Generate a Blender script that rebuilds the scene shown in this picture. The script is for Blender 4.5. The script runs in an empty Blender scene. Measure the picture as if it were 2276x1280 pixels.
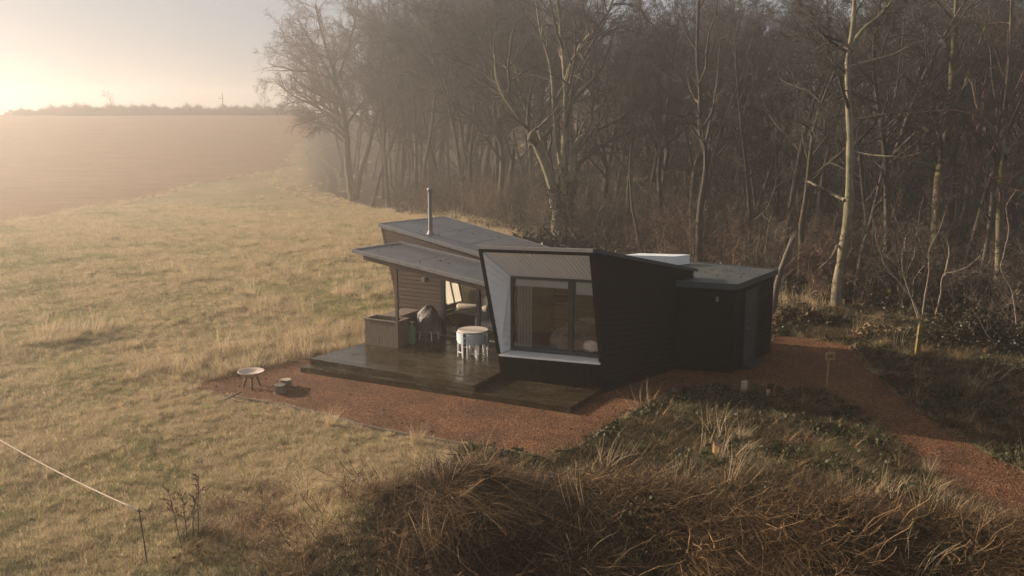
import bpy, math, random
import numpy as np
from mathutils import Vector, Matrix

D = bpy.data
SC = bpy.context.scene
COL = SC.collection
rnd = random.Random(7)
PI = math.pi

# ------------------------------------------------------------------ camera, world, sun, exposure
F_PX, HOR, CH = 2100.0, 250.0, 7.0          # focal length and horizon in pixels of the 2276 x 1280 photograph, eye height
PITCH = math.atan((640 - HOR) / F_PX)
SUN_AZ, SUN_EL = math.radians(-67), math.radians(18)   # azimuth clockwise from +Y

cam_d = D.cameras.new("camera")
cam_d.sensor_width = 36.0
cam_d.lens = F_PX / 2276 * 36.0
cam_d.clip_start, cam_d.clip_end = 0.5, 3000
cam = D.objects.new("camera", cam_d)
cam.location = (0, 0, CH)
cam.rotation_euler = (PI / 2 - PITCH, 0, 0)
COL.objects.link(cam)
SC.camera = cam

w = D.worlds.new("World")
SC.world = w
w.use_nodes = True
wn = w.node_tree
bg = wn.nodes["Background"]
sky = wn.nodes.new("ShaderNodeTexSky")
sky.sky_type = 'NISHITA'
sky.sun_disc = False
sky.sun_elevation = SUN_EL
sky.sun_rotation = SUN_AZ
sky.altitude = 50
sky.dust_density = 0.6
# thin even veil of high cloud over the clear sky
veil = wn.nodes.new("ShaderNodeMix"); veil.data_type = 'RGBA'
veil.inputs[0].default_value = 0.95
veil.inputs[7].default_value = (2.0, 2.07, 2.2, 1)
wn.links.new(sky.outputs[0], veil.inputs[6])
wn.links.new(veil.outputs[2], bg.inputs[0])
bg.inputs[1].default_value = 0.095

sd = D.lights.new("sun", 'SUN')
sd.energy = 5.0
sd.angle = math.radians(0.6)
sd.color = (1.0, 0.82, 0.64)
sun = D.objects.new("sun", sd)
sdir = Vector((math.sin(SUN_AZ) * math.cos(SUN_EL), math.cos(SUN_AZ) * math.cos(SUN_EL), math.sin(SUN_EL)))
sun.rotation_euler = sdir.to_track_quat('Z', 'Y').to_euler()
COL.objects.link(sun)

vs = SC.view_settings
vs.view_transform, vs.look, vs.gamma, vs.exposure = 'Standard', 'None', 1.0, 1.12
vs.use_curve_mapping = False
cy = SC.cycles
cy.use_denoising = True
cy.max_bounces = 6
cy.diffuse_bounces = 2
cy.glossy_bounces = 3
cy.transmission_bounces = 4
cy.transparent_max_bounces = 12
cy.volume_bounces = 2
cy.use_adaptive_sampling = False
cy.caustics_reflective = cy.caustics_refractive = False

# ------------------------------------------------------------------ reading points of the place along sight lines
cF = np.array([0, math.cos(PITCH), -math.sin(PITCH)])
cU = np.array([0, math.sin(PITCH), math.cos(PITCH)])
CAMP = np.array([0, 0, CH])

def ray(px, py):
    return cF * F_PX + np.array([px - 1138.0, 0, 0]) + cU * (640.0 - py)

def gz(px, py, z=0.0):
    d = ray(px, py)
    return CAMP + d * ((z - CH) / d[2])

def at(px, py, Y):
    d = ray(px, py)
    return CAMP + d * (Y / d[1])

# house frame: u along the deck front, v towards the back
HO = np.array([1.3556, 21.4991, 0.0])
HA = math.radians(-27.207)
HU = np.array([math.cos(HA), math.sin(HA), 0])
HV = np.array([-math.sin(HA), math.cos(HA), 0])

def loc(P):
    d = np.array(P) - HO
    return np.array([d @ HU, d @ HV, P[2]])

def wl(u, v, z=0.0):
    return HO + HU * u + HV * v + np.array([0, 0, z])

def onz(px, py, z):
    return loc(gz(px, py, z))

def onv(px, py, v):
    d = ray(px, py)
    return loc(CAMP + d * (((HO - CAMP) @ HV + v) / (d @ HV)))

# ------------------------------------------------------------------ node helpers
def new_mat(name):
    m = D.materials.new(name)
    m.use_nodes = True
    nt = m.node_tree
    return m, nt, nt.nodes["Principled BSDF"]

def nd(nt, t, **kw):
    n = nt.nodes.new(t)
    for k, v in kw.items():
        if k.startswith("i_"):
            key = k[2:]
            n.inputs[int(key) if key.isdigit() else key.replace("_", " ")].default_value = v
        else:
            setattr(n, k, v)
    return n

def ramp(nt, stops):
    r = nt.nodes.new("ShaderNodeValToRGB")
    el = r.color_ramp.elements
    while len(el) < len(stops):
        el.new(0.5)
    for e, (p, c) in zip(el, stops):
        e.position = p
        e.color = (c[0], c[1], c[2], 1) if hasattr(c, "__len__") else (c, c, c, 1)
    return r

def noise(nt, scale, detail=4.0, rough=0.6, vec=None):
    n = nd(nt, "ShaderNodeTexNoise")
    n.inputs["Scale"].default_value = scale
    n.inputs["Detail"].default_value = detail
    n.inputs["Roughness"].default_value = rough
    if vec is not None:
        nt.links.new(vec, n.inputs["Vector"])
    return n

def mix(nt, fac, a, b, mode='MIX'):
    m = nd(nt, "ShaderNodeMix", data_type='RGBA', blend_type=mode)
    L = nt.links
    for sock, val in ((m.inputs[0], fac), (m.inputs[6], a), (m.inputs[7], b)):
        if isinstance(val, (int, float)):
            sock.default_value = val
        elif isinstance(val, tuple):
            sock.default_value = (val[0], val[1], val[2], 1)
        else:
            L.new(val, sock)
    return m.outputs[2]

def simple(name, c0, c1, rough=0.7, scale=6.0, stretch=(1, 1, 1), bump=0.0, bscale=None, metal=0.0, spec=0.5, rough2=None, detail=5, dist=0.02):
    """two colours mixed by stretched noise, with bump of its own"""
    m, nt, b = new_mat(name)
    L = nt.links
    tc = nd(nt, "ShaderNodeTexCoord")
    mp = nd(nt, "ShaderNodeMapping")
    mp.inputs["Scale"].default_value = stretch
    L.new(tc.outputs["Object"], mp.inputs[0])
    n = noise(nt, scale, detail, 0.65, mp.outputs[0])
    r = ramp(nt, [(0.3, c0), (0.7, c1)])
    L.new(n.outputs[0], r.inputs[0])
    L.new(r.outputs[0], b.inputs["Base Color"])
    b.inputs["Metallic"].default_value = metal
    b.inputs["Specular IOR Level"].default_value = spec
    if rough2 is None:
        b.inputs["Roughness"].default_value = rough
    else:
        n3 = noise(nt, scale * 0.35, 3, 0.5, mp.outputs[0])
        rr = ramp(nt, [(0.35, rough), (0.65, rough2)])
        L.new(n3.outputs[0], rr.inputs[0])
        L.new(rr.outputs[0], b.inputs["Roughness"])
    if bump:
        n2 = noise(nt, bscale or scale * 4, 5, 0.6, mp.outputs[0])
        bp = nd(nt, "ShaderNodeBump")
        bp.inputs["Strength"].default_value = bump
        bp.inputs["Distance"].default_value = dist
        L.new(n2.outputs[0], bp.inputs["Height"])
        L.new(bp.outputs[0], b.inputs["Normal"])
    return m

def plant_mat(name, cols, rough=0.75, transl=0.0, attr=True):
    """blade or leaf colour: per blade attribute plus per clump variation"""
    m, nt, b = new_mat(name)
    L = nt.links
    oi = nd(nt, "ShaderNodeObjectInfo")
    at_ = nd(nt, "ShaderNodeAttribute", attribute_name="tone")
    a = nd(nt, "ShaderNodeMath", operation='MULTIPLY')
    L.new(oi.outputs["Random"], a.inputs[0]); a.inputs[1].default_value = 0.5
    a2 = nd(nt, "ShaderNodeMath", operation='MULTIPLY_ADD')
    L.new(at_.outputs["Fac"], a2.inputs[0]); a2.inputs[1].default_value = 0.5
    L.new(a.outputs[0], a2.inputs[2])
    n = len(cols)
    r = ramp(nt, [((i + 0.5) / n, c) for i, c in enumerate(cols)])
    L.new(a2.outputs[0], r.inputs[0])
    L.new(r.outputs[0], b.inputs["Base Color"])
    b.inputs["Roughness"].default_value = rough
    b.inputs["Specular IOR Level"].default_value = 0.25
    if transl:
        t = nd(nt, "ShaderNodeBsdfTranslucent")
        L.new(r.outputs[0], t.inputs[0])
        ms = nd(nt, "ShaderNodeMixShader")
        ms.inputs[0].default_value = transl
        L.new(b.outputs[0], ms.inputs[1]); L.new(t.outputs[0], ms.inputs[2])
        L.new(ms.outputs[0], nt.nodes["Material Output"].inputs[0])
    return m

# ------------------------------------------------------------------ mesh helpers
def link(name, me, m=None, parent=None):
    o = D.objects.new(name, me)
    COL.objects.link(o)
    if parent is not None:
        o.parent = parent
    if m is not None:
        me.materials.append(m)
    return o

def mesh_np(name, V, Fq, tone=None, smooth=False):
    """mesh from arrays: V (n,3), Fq (m,k) all faces of one size"""
    V = np.asarray(V, np.float32); Fq = np.asarray(Fq, np.int32)
    me = D.meshes.new(name)
    k = Fq.shape[1]
    me.vertices.add(len(V)); me.vertices.foreach_set("co", V.ravel())
    me.loops.add(Fq.size); me.loops.foreach_set("vertex_index", Fq.ravel())
    me.polygons.add(len(Fq))
    me.polygons.foreach_set("loop_start", np.arange(0, Fq.size, k, dtype=np.int32))
    me.polygons.foreach_set("use_smooth", np.full(len(Fq), smooth, bool))
    if tone is not None:
        a = me.attributes.new("tone", 'FLOAT', 'POINT')
        a.data.foreach_set("value", np.asarray(tone, np.float32))
    me.update(calc_edges=True)
    me.validate()
    return me

class MB:
    def __init__(s):
        s.v, s.f = [], []
    def quad(s, a, b, c, d):
        n = len(s.v)
        s.v += [tuple(map(float, p)) for p in (a, b, c, d)]
        s.f.append((n, n + 1, n + 2, n + 3))
    def hexa(s, p):
        """p: four bottom corners counter-clockwise then the four above them"""
        n = len(s.v)
        s.v += [tuple(map(float, q)) for q in p]
        for q in ((3, 2, 1, 0), (4, 5, 6, 7), (0, 1, 5, 4), (1, 2, 6, 5), (2, 3, 7, 6), (3, 0, 4, 7)):
            s.f.append(tuple(n + i for i in q))
    def box(s, x0, x1, y0, y1, z0, z1):
        s.hexa([(x0, y0, z0), (x1, y0, z0), (x1, y1, z0), (x0, y1, z0), (x0, y0, z1), (x1, y0, z1), (x1, y1, z1), (x0, y1, z1)])
    def slab(s, quad, t):
        """quad thickened by t along its normal (away from the side it faces)"""
        q = [np.array(p, float) for p in quad]
        n = np.cross(q[1] - q[0], q[3] - q[0]); n /= np.linalg.norm(n)
        b = [p - n * t for p in q]
        s.hexa([*b, *q])
    def boards(s, a, b, c, d, n, gap=0.006, t=0.02, jitter=0.0):
        """boards running a->b, stacked from edge ab to edge dc, facing the side whose normal is ab x ad"""
        a, b, c, d = [np.array(p, float) for p in (a, b, c, d)]
        h = np.linalg.norm(d - a)
        g = gap / h / 2
        nn = np.cross(b - a, d - a); nn /= np.linalg.norm(nn)
        for i in range(n):
            t0, t1 = i / n + g, (i + 1) / n - g
            k = nn * (rnd.uniform(-jitter, jitter) if jitter else 0)
            s.slab([a + (d - a) * t0 + k, b + (c - b) * t0 + k, b + (c - b) * t1 + k, a + (d - a) * t1 + k], t)
    def tube(s, pts, rad, n=8, cap=True):
        pts = [np.array(p, float) for p in pts]
        rad = rad if hasattr(rad, "__len__") else [rad] * len(pts)
        base = len(s.v)
        for i, p in enumerate(pts):
            t = pts[min(i + 1, len(pts) - 1)] - pts[max(i - 1, 0)]
            t /= np.linalg.norm(t) + 1e-9
            r = np.array([0, 0, 1.0]) if abs(t[2]) < 0.9 else np.array([1.0, 0, 0])
            A = np.cross(t, r); A /= np.linalg.norm(A); B = np.cross(t, A)
            for k in range(n):
                q = 2 * PI * k / n
                s.v.append(tuple(p + rad[i] * (math.cos(q) * A + math.sin(q) * B)))
        for i in range(len(pts) - 1):
            for k in range(n):
                a_, b_ = base + i * n + k, base + i * n + (k + 1) % n
                s.f.append((a_, b_, b_ + n, a_ + n))
        if cap:
            s.f.append(tuple(base + k for k in range(n))[::-1])
            s.f.append(tuple(base + (len(pts) - 1) * n + k for k in range(n)))
    def lathe(s, prof, n=24, c=(0, 0, 0), a0=0.0, a1=2 * PI):
        full = abs(a1 - a0 - 2 * PI) < 1e-6
        m = n if full else n + 1
        base = len(s.v)
        for r, z in prof:
            for k in range(m):
                q = a0 + (a1 - a0) * k / n
                s.v.append((c[0] + r * math.cos(q), c[1] + r * math.sin(q), c[2] + z))
        for i in range(len(prof) - 1):
            for k in range(n):
                a_, b_ = base + i * m + k, base + i * m + (k + 1) % m
                s.f.append((a_, b_, b_ + m, a_ + m))
    def build(s, name, m=None, parent=None, smooth=False, bevel=0.0):
        me = D.meshes.new(name)
        me.from_pydata(s.v, [], s.f)
        if smooth:
            for p in me.polygons:
                p.use_smooth = True
        me.update()
        o = link(name, me, m, parent)
        if bevel:
            bv = o.modifiers.new("bevel", 'BEVEL'); bv.width = bevel; bv.segments = 2; bv.limit_method = 'ANGLE'
        return o

def tag(o, label=None, cat=None, group=None, kind=None):
    if label: o["label"] = label
    if cat: o["category"] = cat
    if group: o["group"] = group
    if kind: o["kind"] = kind
    return o

def empty(name, p, rz=0.0):
    o = D.objects.new(name, None)
    o.location = Vector([float(k) for k in p])
    o.rotation_euler = (0, 0, rz)
    o.empty_display_size = 0.3
    COL.objects.link(o)
    return o

def copy_tree(o, parent=None):
    c = o.copy(); COL.objects.link(c); c.parent = parent
    for ch in list(o.children):
        copy_tree(ch, c)
    return c

# ------------------------------------------------------------------ terrain
def sst(a, b, x):
    t = np.clip((np.asarray(x, float) - a) / (b - a), 0, 1)
    return t * t * (3 - 2 * t)

GRAVEL_PX = [(432, 862), (500, 882), (560, 893), (640, 905), (740, 930), (800, 948), (900, 968), (1000, 986), (1110, 1006), (1215, 1022),
             (1290, 996), (1380, 936), (1450, 897), (1500, 872), (1560, 862), (1640, 861), (1750, 866), (1845, 880), (1900, 912), (1960, 966),
             (2020, 1022), (2080, 1070), (2160, 1115), (2276, 1166), (2440, 1225), (2440, 1125), (2276, 1050), (2180, 1000), (2060, 922),
             (1960, 845), (1892, 770), (1830, 757), (1760, 748), (1690, 742)]
GRAVEL = [gz(*q)[:2] for q in GRAVEL_PX]
GRAVEL += [wl(2.6, 9.2)[:2], wl(-2, 8.6)[:2], wl(-7.4, 6.6)[:2], wl(-8.0, 2.6)[:2], wl(-8.6, 0.9)[:2], gz(640, 806)[:2], gz(520, 834)[:2], gz(455, 848)[:2]]
GRAVEL = np.array(GRAVEL)

def poly_sd(x, y, P):
    """signed distance to polygon P, negative inside"""
    x = np.asarray(x, float); y = np.asarray(y, float)
    d2 = np.full(x.shape, 1e18); ins = np.zeros(x.shape, bool)
    n = len(P)
    for i in range(n):
        ax, ay = P[i]; bx, by = P[(i + 1) % n]
        ex, ey = bx - ax, by - ay
        t = np.clip(((x - ax) * ex + (y - ay) * ey) / (ex * ex + ey * ey + 1e-12), 0, 1)
        d2 = np.minimum(d2, (x - ax - ex * t) ** 2 + (y - ay - ey * t) ** 2)
        c = (ay > y) != (by > y)
        ins ^= c & (x < (bx - ax) * (y - ay) / (by - ay + 1e-12) + ax)
    d = np.sqrt(d2)
    return np.where(ins, -d, d)

def lump(x, y, s, seed=0.0):
    return (np.sin(x * 1.7 / s + 1.3 + seed) * np.sin(y * 2.1 / s + 0.4 + seed * 1.7) + 0.6 * np.sin(x * 3.9 / s + y * 2.3 / s + 2.1 + seed)
            + 0.4 * np.sin(x * 6.3 / s - y * 5.1 / s + seed * 2.3)) / 2.0

def crest_y(x):
    return 15.2 - 0.03 * np.clip(x, 0, 30) ** 2 + 0.35 * np.sin(x * 0.9 + 0.7) + 0.10 * np.clip(-x, 0, 10)

def hz(x, y):
    x = np.asarray(x, float); y = np.asarray(y, float)
    z = -3.3 * sst(34, 112, y) * sst(-6, 16, -x) + (6.4 + 3.3 * sst(-6, 16, -x)) * sst(112, 215, y) * (1 - 0.5 * sst(225, 420, y))
    z = z + 4.2 * sst(46, 95, y) * sst(-6, 16, x)
    sd = poly_sd(x, y, GRAVEL)
    k = sst(0.1, 3.0, sd)
    z = z + k * 0.07 * lump(x, y, 2.2) + k * 0.14 * lump(x, y, 7.0, 2.0) * sst(16, 30, np.hypot(x, y)) * (1 - sst(45, 75, y))
    # bank of long grass in the foreground
    yc = crest_y(x)
    dy = y - yc
    hb = (0.60 + 0.33 * lump(x, y * 0.4, 1.6, 5.0)) * sst(-5.2, -2.2, x)
    back = 1 - sst(0.0, 2.2 + 3.5 * sst(1.5, 5, x), dy)
    front = 1 - 1.9 * sst(0.1, 3.2, -dy)
    z = z + hb * np.where(dy > 0, back, front) * sst(0.05, 2.0, sd)
    return z

def hz1(x, y):
    return float(hz(np.array([x]), np.array([y]))[0])

def gp(px, py):
    """where the sight line meets the terrain"""
    d = ray(px, py); d = d / d[1]
    Y = np.concatenate([np.arange(8, 60, 0.1), np.arange(60, 400, 0.5)])
    z = CH + d[2] * Y
    h = hz(d[0] * Y, Y)
    i = int(np.argmax(z <= h))
    if not (z <= h).any():
        i = len(Y) - 1
    return np.array([d[0] * Y[i], Y[i], h[i]])

def axis(lo, d0, d1, hi, step, grow=1.12):
    c = list(np.arange(d0, d1, step))
    s, p = step, c[0]
    left = []
    while p > lo:
        s *= grow; p -= s; left.append(p)
    s, p = step, c[-1]
    right = []
    while p < hi:
        s *= grow; p += s; right.append(p)
    return np.array(left[::-1] + c + right)

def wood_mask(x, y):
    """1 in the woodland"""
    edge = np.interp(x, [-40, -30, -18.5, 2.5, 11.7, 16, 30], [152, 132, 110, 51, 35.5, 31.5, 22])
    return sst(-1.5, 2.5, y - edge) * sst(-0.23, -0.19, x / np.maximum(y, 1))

FB = [gp(*q) for q in ((-260, 545), (0, 500), (200, 462), (430, 412), (560, 388), (648, 368), (640, 345), (655, 325), (690, 303), (700, 285))]
FB = np.array([q[:2] for q in FB]); FB = FB[np.argsort(FB[:, 1])]
def field_x(y):
    return np.interp(y, np.concatenate([FB[:, 1], [260]]), np.concatenate([FB[:, 0], [FB[-1, 0] - 12]])) + 0.35 * np.sin(np.asarray(y) * 1.3) + 0.2 * np.sin(np.asarray(y) * 3.1)
XS = axis(-420, -26, 24, 420, 0.26); YS = axis(-60, 9, 42, 620, 0.26, 1.07)
XS = np.concatenate([XS[XS < -110], np.arange(-110, -26, 1.2), XS[XS >= -26]]); YS = np.concatenate([YS[YS <= 42], np.arange(43, 240, 1.0), YS[YS > 240]])
GX, GY = np.meshgrid(XS, YS)
GZ = hz(GX, GY)
sdg = poly_sd(GX, GY, GRAVEL)
GZ = GZ - 0.02 * (1 - sst(-0.3, 0.3, sdg)) - 0.09 * sst(0.0, 2.5, field_x(GY) - GX) * (GY > FB[0, 1] + 0.5) * (GY < 234)
nx, ny = len(XS), len(YS)
idx = np.arange(nx * ny).reshape(ny, nx)
FQ = np.stack([idx[:-1, :-1], idx[:-1, 1:], idx[1:, 1:], idx[1:, :-1]], -1).reshape(-1, 4)
gme = mesh_np("ground", np.stack([GX, GY, GZ], -1).reshape(-1, 3), FQ, smooth=True)
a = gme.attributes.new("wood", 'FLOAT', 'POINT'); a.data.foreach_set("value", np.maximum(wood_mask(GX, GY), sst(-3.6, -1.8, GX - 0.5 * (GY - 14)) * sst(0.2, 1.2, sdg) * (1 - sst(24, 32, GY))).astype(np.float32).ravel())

def ground_mat():
    m, nt, b = new_mat("meadow_ground")
    L = nt.links
    geo = nd(nt, "ShaderNodeNewGeometry")
    pos = geo.outputs["Position"]
    big = noise(nt, 0.16, 4, 0.6, pos); mid = noise(nt, 1.3, 5, 0.7, pos); fine = noise(nt, 14, 4, 0.7, pos)
    g1 = ramp(nt, [(0.3, (0.17, 0.145, 0.06)), (0.5, (0.29, 0.22, 0.115)), (0.7, (0.40, 0.30, 0.17))])
    L.new(mid.outputs[0], g1.inputs[0])
    r2 = ramp(nt, [(0.38, (0.17, 0.165, 0.065)), (0.62, (0.38, 0.285, 0.16))])
    L.new(big.outputs[0], r2.inputs[0])
    c = mix(nt, 0.5, g1.outputs[0], r2.outputs[0])
    rf = ramp(nt, [(0.3, 0.55), (0.7, 1.15)])
    L.new(fine.outputs[0], rf.inputs[0])
    c = mix(nt, 1.0, c, rf.outputs[0], 'MULTIPLY')
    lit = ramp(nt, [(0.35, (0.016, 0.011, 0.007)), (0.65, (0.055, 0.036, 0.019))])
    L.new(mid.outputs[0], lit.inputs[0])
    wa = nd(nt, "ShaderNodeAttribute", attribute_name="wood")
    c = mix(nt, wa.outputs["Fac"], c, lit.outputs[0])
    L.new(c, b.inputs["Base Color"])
    b.inputs["Roughness"].default_value = 0.95
    b.inputs["Specular IOR Level"].default_value = 0.1
    add = nd(nt, "ShaderNodeMath", operation='ADD')
    L.new(mid.outputs[0], add.inputs[0]); L.new(fine.outputs[0], add.inputs[1])
    bp = nd(nt, "ShaderNodeBump"); bp.inputs["Strength"].default_value = 0.9; bp.inputs["Distance"].default_value = 0.12
    L.new(add.outputs[0], bp.inputs["Height"]); L.new(bp.outputs[0], b.inputs["Normal"])
    return m

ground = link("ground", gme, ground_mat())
tag(ground, kind="structure")

# gravel yard and path: one sheet of fine cells inside the outline
def sheet(name, P, step, lift, m):
    P = np.array(P)
    import bmesh
    bm = bmesh.new()
    vs_ = [bm.verts.new((p[0], p[1], 0)) for p in P]
    f = bm.faces.new(vs_)
    f.normal_update()
    if f.normal.z < 0: f.normal_flip()
    bmesh.ops.triangulate(bm, faces=bm.faces[:])
    me = D.meshes.new(name); bm.to_mesh(me); bm.free()
    for v in me.vertices: v.co.z = lift
    return link(name, me, m)

def gravel_mat():
    m, nt, b = new_mat("red_gravel")
    L = nt.links
    pos = nd(nt, "ShaderNodeNewGeometry").outputs["Position"]
    vo = nd(nt, "ShaderNodeTexVoronoi"); vo.inputs["Scale"].default_value = 38; L.new(pos, vo.inputs["Vector"])
    sep = nd(nt, "ShaderNodeSeparateColor"); L.new(vo.outputs["Color"], sep.inputs[0])
    r = ramp(nt, [(0.1, (0.056, 0.019, 0.006)), (0.5, (0.128, 0.050, 0.018)), (0.85, (0.20, 0.092, 0.040)), (0.97, (0.29, 0.18, 0.105))])
    L.new(sep.outputs[0], r.inputs[0])
    big = noise(nt, 0.9, 5, 0.65, pos)
    rb = ramp(nt, [(0.3, 0.55), (0.7, 1.2)]); L.new(big.outputs[0], rb.inputs[0])
    c = mix(nt, 1.0, r.outputs[0], rb.outputs[0], 'MULTIPLY')
    L.new(c, b.inputs["Base Color"])
    b.inputs["Roughness"].default_value = 0.9
    b.inputs["Specular IOR Level"].default_value = 0.2
    n2 = noise(nt, 5, 3, 0.6, pos)
    ad = nd(nt, "ShaderNodeMath", operation='MULTIPLY_ADD'); L.new(n2.outputs[0], ad.inputs[0]); ad.inputs[1].default_value = 0.8
    iv = nd(nt, "ShaderNodeMath", operation='SUBTRACT'); iv.inputs[0].default_value = 1; L.new(vo.outputs["Distance"], iv.inputs[1])
    L.new(iv.outputs[0], ad.inputs[2])
    bp = nd(nt, "ShaderNodeBump"); bp.inputs["Strength"].default_value = 1.0; bp.inputs["Distance"].default_value = 0.035
    L.new(ad.outputs[0], bp.inputs["Height"]); L.new(bp.outputs[0], b.inputs["Normal"])
    return m

tag(sheet("gravel_yard_path", GRAVEL, 0.3, 0.004, gravel_mat()), kind="structure")

# timber edging along the near side of the gravel
M_edge = simple("edging_timber", (0.09, 0.07, 0.05), (0.2, 0.16, 0.11), 0.85, 8, (1, 1, 3), 0.4)
mb = MB()
ED = [gz(*q)[:2] for q in GRAVEL_PX[1:14]]
for p, q in zip(ED[:-1], ED[1:]):
    p = np.array(p); q = np.array(q); t = (q - p) / np.linalg.norm(q - p); n = np.array([t[1], -t[0]]) * 0.02
    mb.hexa([(*(p + n), -0.05), (*(q + n), -0.05), (*(q - n), -0.05), (*(p - n), -0.05), (*(p + n), 0.07), (*(q + n), 0.07), (*(q - n), 0.07), (*(p - n), 0.07)])
tag(mb.build("gravel_edging", M_edge), "thin weathered timber edging between the red gravel and the rough grass", "edging")

# ploughed field
rows = np.concatenate([np.arange(FB[0, 1], 150, 0.7), np.arange(150, 236, 2.0)])
ss = np.linspace(0, 1, 90) ** 0.6
FX = field_x(rows)[:, None] * ss[None, :] + (-300) * (1 - ss[None, :])
FY = np.repeat(rows[:, None], len(ss), 1)
FZ = hz(FX, FY) + 0.035
nx2, ny2 = FX.shape[1], FX.shape[0]
idx = np.arange(nx2 * ny2).reshape(ny2, nx2)
FQ = np.stack([idx[:-1, :-1], idx[:-1, 1:], idx[1:, 1:], idx[1:, :-1]], -1).reshape(-1, 4)
fme = mesh_np("ploughed_field", np.stack([FX, FY, FZ], -1).reshape(-1, 3), FQ, smooth=True)
M_soil = simple("ploughed_soil", (0.125, 0.068, 0.032), (0.23, 0.135, 0.066), 0.95, 0.8, (0.22, 1, 1), 1.0, 2.2, spec=0.1, dist=0.3)
tag(link("ploughed_field", fme, M_soil), kind="structure")

# rutted track beside the wood
M_track = simple("track_mud", (0.09, 0.08, 0.05), (0.15, 0.13, 0.085), 1.0, 0.7, (1, 1, 1), 0.8, 3, dist=0.15, spec=0.0)
def ribbon(name, pts, wd, lift, m):
    pts = np.array(pts)
    t = np.gradient(pts, axis=0); t /= np.linalg.norm(t, axis=1)[:, None]
    n = np.stack([-t[:, 1], t[:, 0]], 1)
    V = []
    for s in np.linspace(-1, 1, 7):
        q = pts + n * (wd * s)[:, None] if hasattr(wd, "__len__") else pts + n * wd * s
        V.append(np.stack([q[:, 0], q[:, 1], hz(q[:, 0], q[:, 1]) + lift], 1))
    V = np.array(V)
    k, l = V.shape[:2]
    idx = np.arange(k * l).reshape(k, l)
    FQ = np.stack([idx[:-1, :-1], idx[:-1, 1:], idx[1:, 1:], idx[1:, :-1]], -1).reshape(-1, 4)
    return link(name, mesh_np(name, V.reshape(-1, 3), FQ, smooth=True), m)
TR = [gp(*q)[:2] for q in ((742, 318), (706, 327), (692, 342), (708, 360), (732, 380), (742, 402), (738, 430))]
TR = np.array(TR)
tt = np.linspace(0, 1, len(TR)); ti = np.linspace(0, 1, 40)
TR = np.stack([np.interp(ti, tt, TR[:, 0]), np.interp(ti, tt, TR[:, 1])], 1)
for off in (-0.85, 0.85):
    t = np.gradient(TR, axis=0); t /= np.linalg.norm(t, axis=1)[:, None]
    P2 = TR + np.stack([-t[:, 1], t[:, 0]], 1) * off
    tag(ribbon("muddy_track", P2, 0.25, 0.03, M_track), kind="structure")

# ------------------------------------------------------------------ cabin materials
M_black = simple("black_cladding", (0.003, 0.003, 0.003), (0.014, 0.0135, 0.013), 0.75, 3, (1, 1, 6), 0.25, 30, dist=0.004, spec=0.12)
M_brown = simple("brown_cladding", (0.10, 0.070, 0.048), (0.17, 0.125, 0.09), 0.75, 3, (2, 2, 14), 0.35, 24, dist=0.004)
M_white = simple("pale_boards", (0.82, 0.84, 0.85), (0.90, 0.91, 0.91), 0.5, 3, (1, 1, 5), 0.1, 20, dist=0.002)
M_sill = simple("white_sill", (0.72, 0.70, 0.67), (0.82, 0.80, 0.78), 0.45, 5, (1, 1, 1), 0.05, 20, dist=0.002)
M_roof = simple("grey_roof_membrane", (0.07, 0.07, 0.074), (0.13, 0.127, 0.125), 0.3, 1.1, (1, 1, 1), 0.12, 2.5, rough2=0.6, dist=0.02)
M_roof2 = simple("dark_flat_roof", (0.030, 0.034, 0.034), (0.062, 0.062, 0.058), 0.45, 1.1, (1, 1, 1), 0.12, 2.5, rough2=0.7, dist=0.02)
M_trim = simple("roof_edge_trim", (0.20, 0.195, 0.19), (0.29, 0.28, 0.27), 0.4, 6, metal=0.0)
M_teal = simple("slate_blue_trim", (0.022, 0.036, 0.040), (0.038, 0.056, 0.060), 0.4, 6)
M_frame = simple("grey_window_frame", (0.030, 0.034, 0.038), (0.045, 0.05, 0.055), 0.4, 8)
M_steel = simple("flue_steel", (0.16, 0.15, 0.14), (0.24, 0.225, 0.21), 0.6, 5, (1, 1, 6), metal=0.4)
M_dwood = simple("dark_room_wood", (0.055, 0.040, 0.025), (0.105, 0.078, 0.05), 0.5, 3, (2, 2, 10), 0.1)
M_room = simple("room_plaster", (0.55, 0.49, 0.40), (0.62, 0.56, 0.47), 0.8, 3)
M_door = simple("grey_door", (0.009, 0.012, 0.013), (0.015, 0.019, 0.020), 0.6, 5)

def glass_mat():
    m, nt, b = new_mat("window_glass")
    L = nt.links
    nt.nodes.remove(b)
    tr = nd(nt, "ShaderNodeBsdfTransparent"); tr.inputs[0].default_value = (0.93, 0.95, 0.94, 1)
    gl = nd(nt, "ShaderNodeBsdfGlossy"); gl.inputs["Roughness"].default_value = 0.01
    fr = nd(nt, "ShaderNodeFresnel"); fr.inputs[0].default_value = 1.6
    ml = nd(nt, "ShaderNodeMath", operation='MULTIPLY_ADD', use_clamp=True); ml.inputs[1].default_value = 1.5; ml.inputs[2].default_value = 0.03
    L.new(fr.outputs[0], ml.inputs[0])
    ms = nd(nt, "ShaderNodeMixShader")
    L.new(ml.outputs[0], ms.inputs[0]); L.new(tr.outputs[0], ms.inputs[1]); L.new(gl.outputs[0], ms.inputs[2])
    L.new(ms.outputs[0], nt.nodes["Material Output"].inputs[0])
    return m
M_glass = glass_mat()

def A3(*p): return np.array(p, float)
def lerp(a, b, t): return a + (b - a) * t

cabin = empty("cabin", HO, HA)
tag(cabin, "low modern timber cabin with a flared black bedroom box and sloping grey roofs", "cabin")

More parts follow.
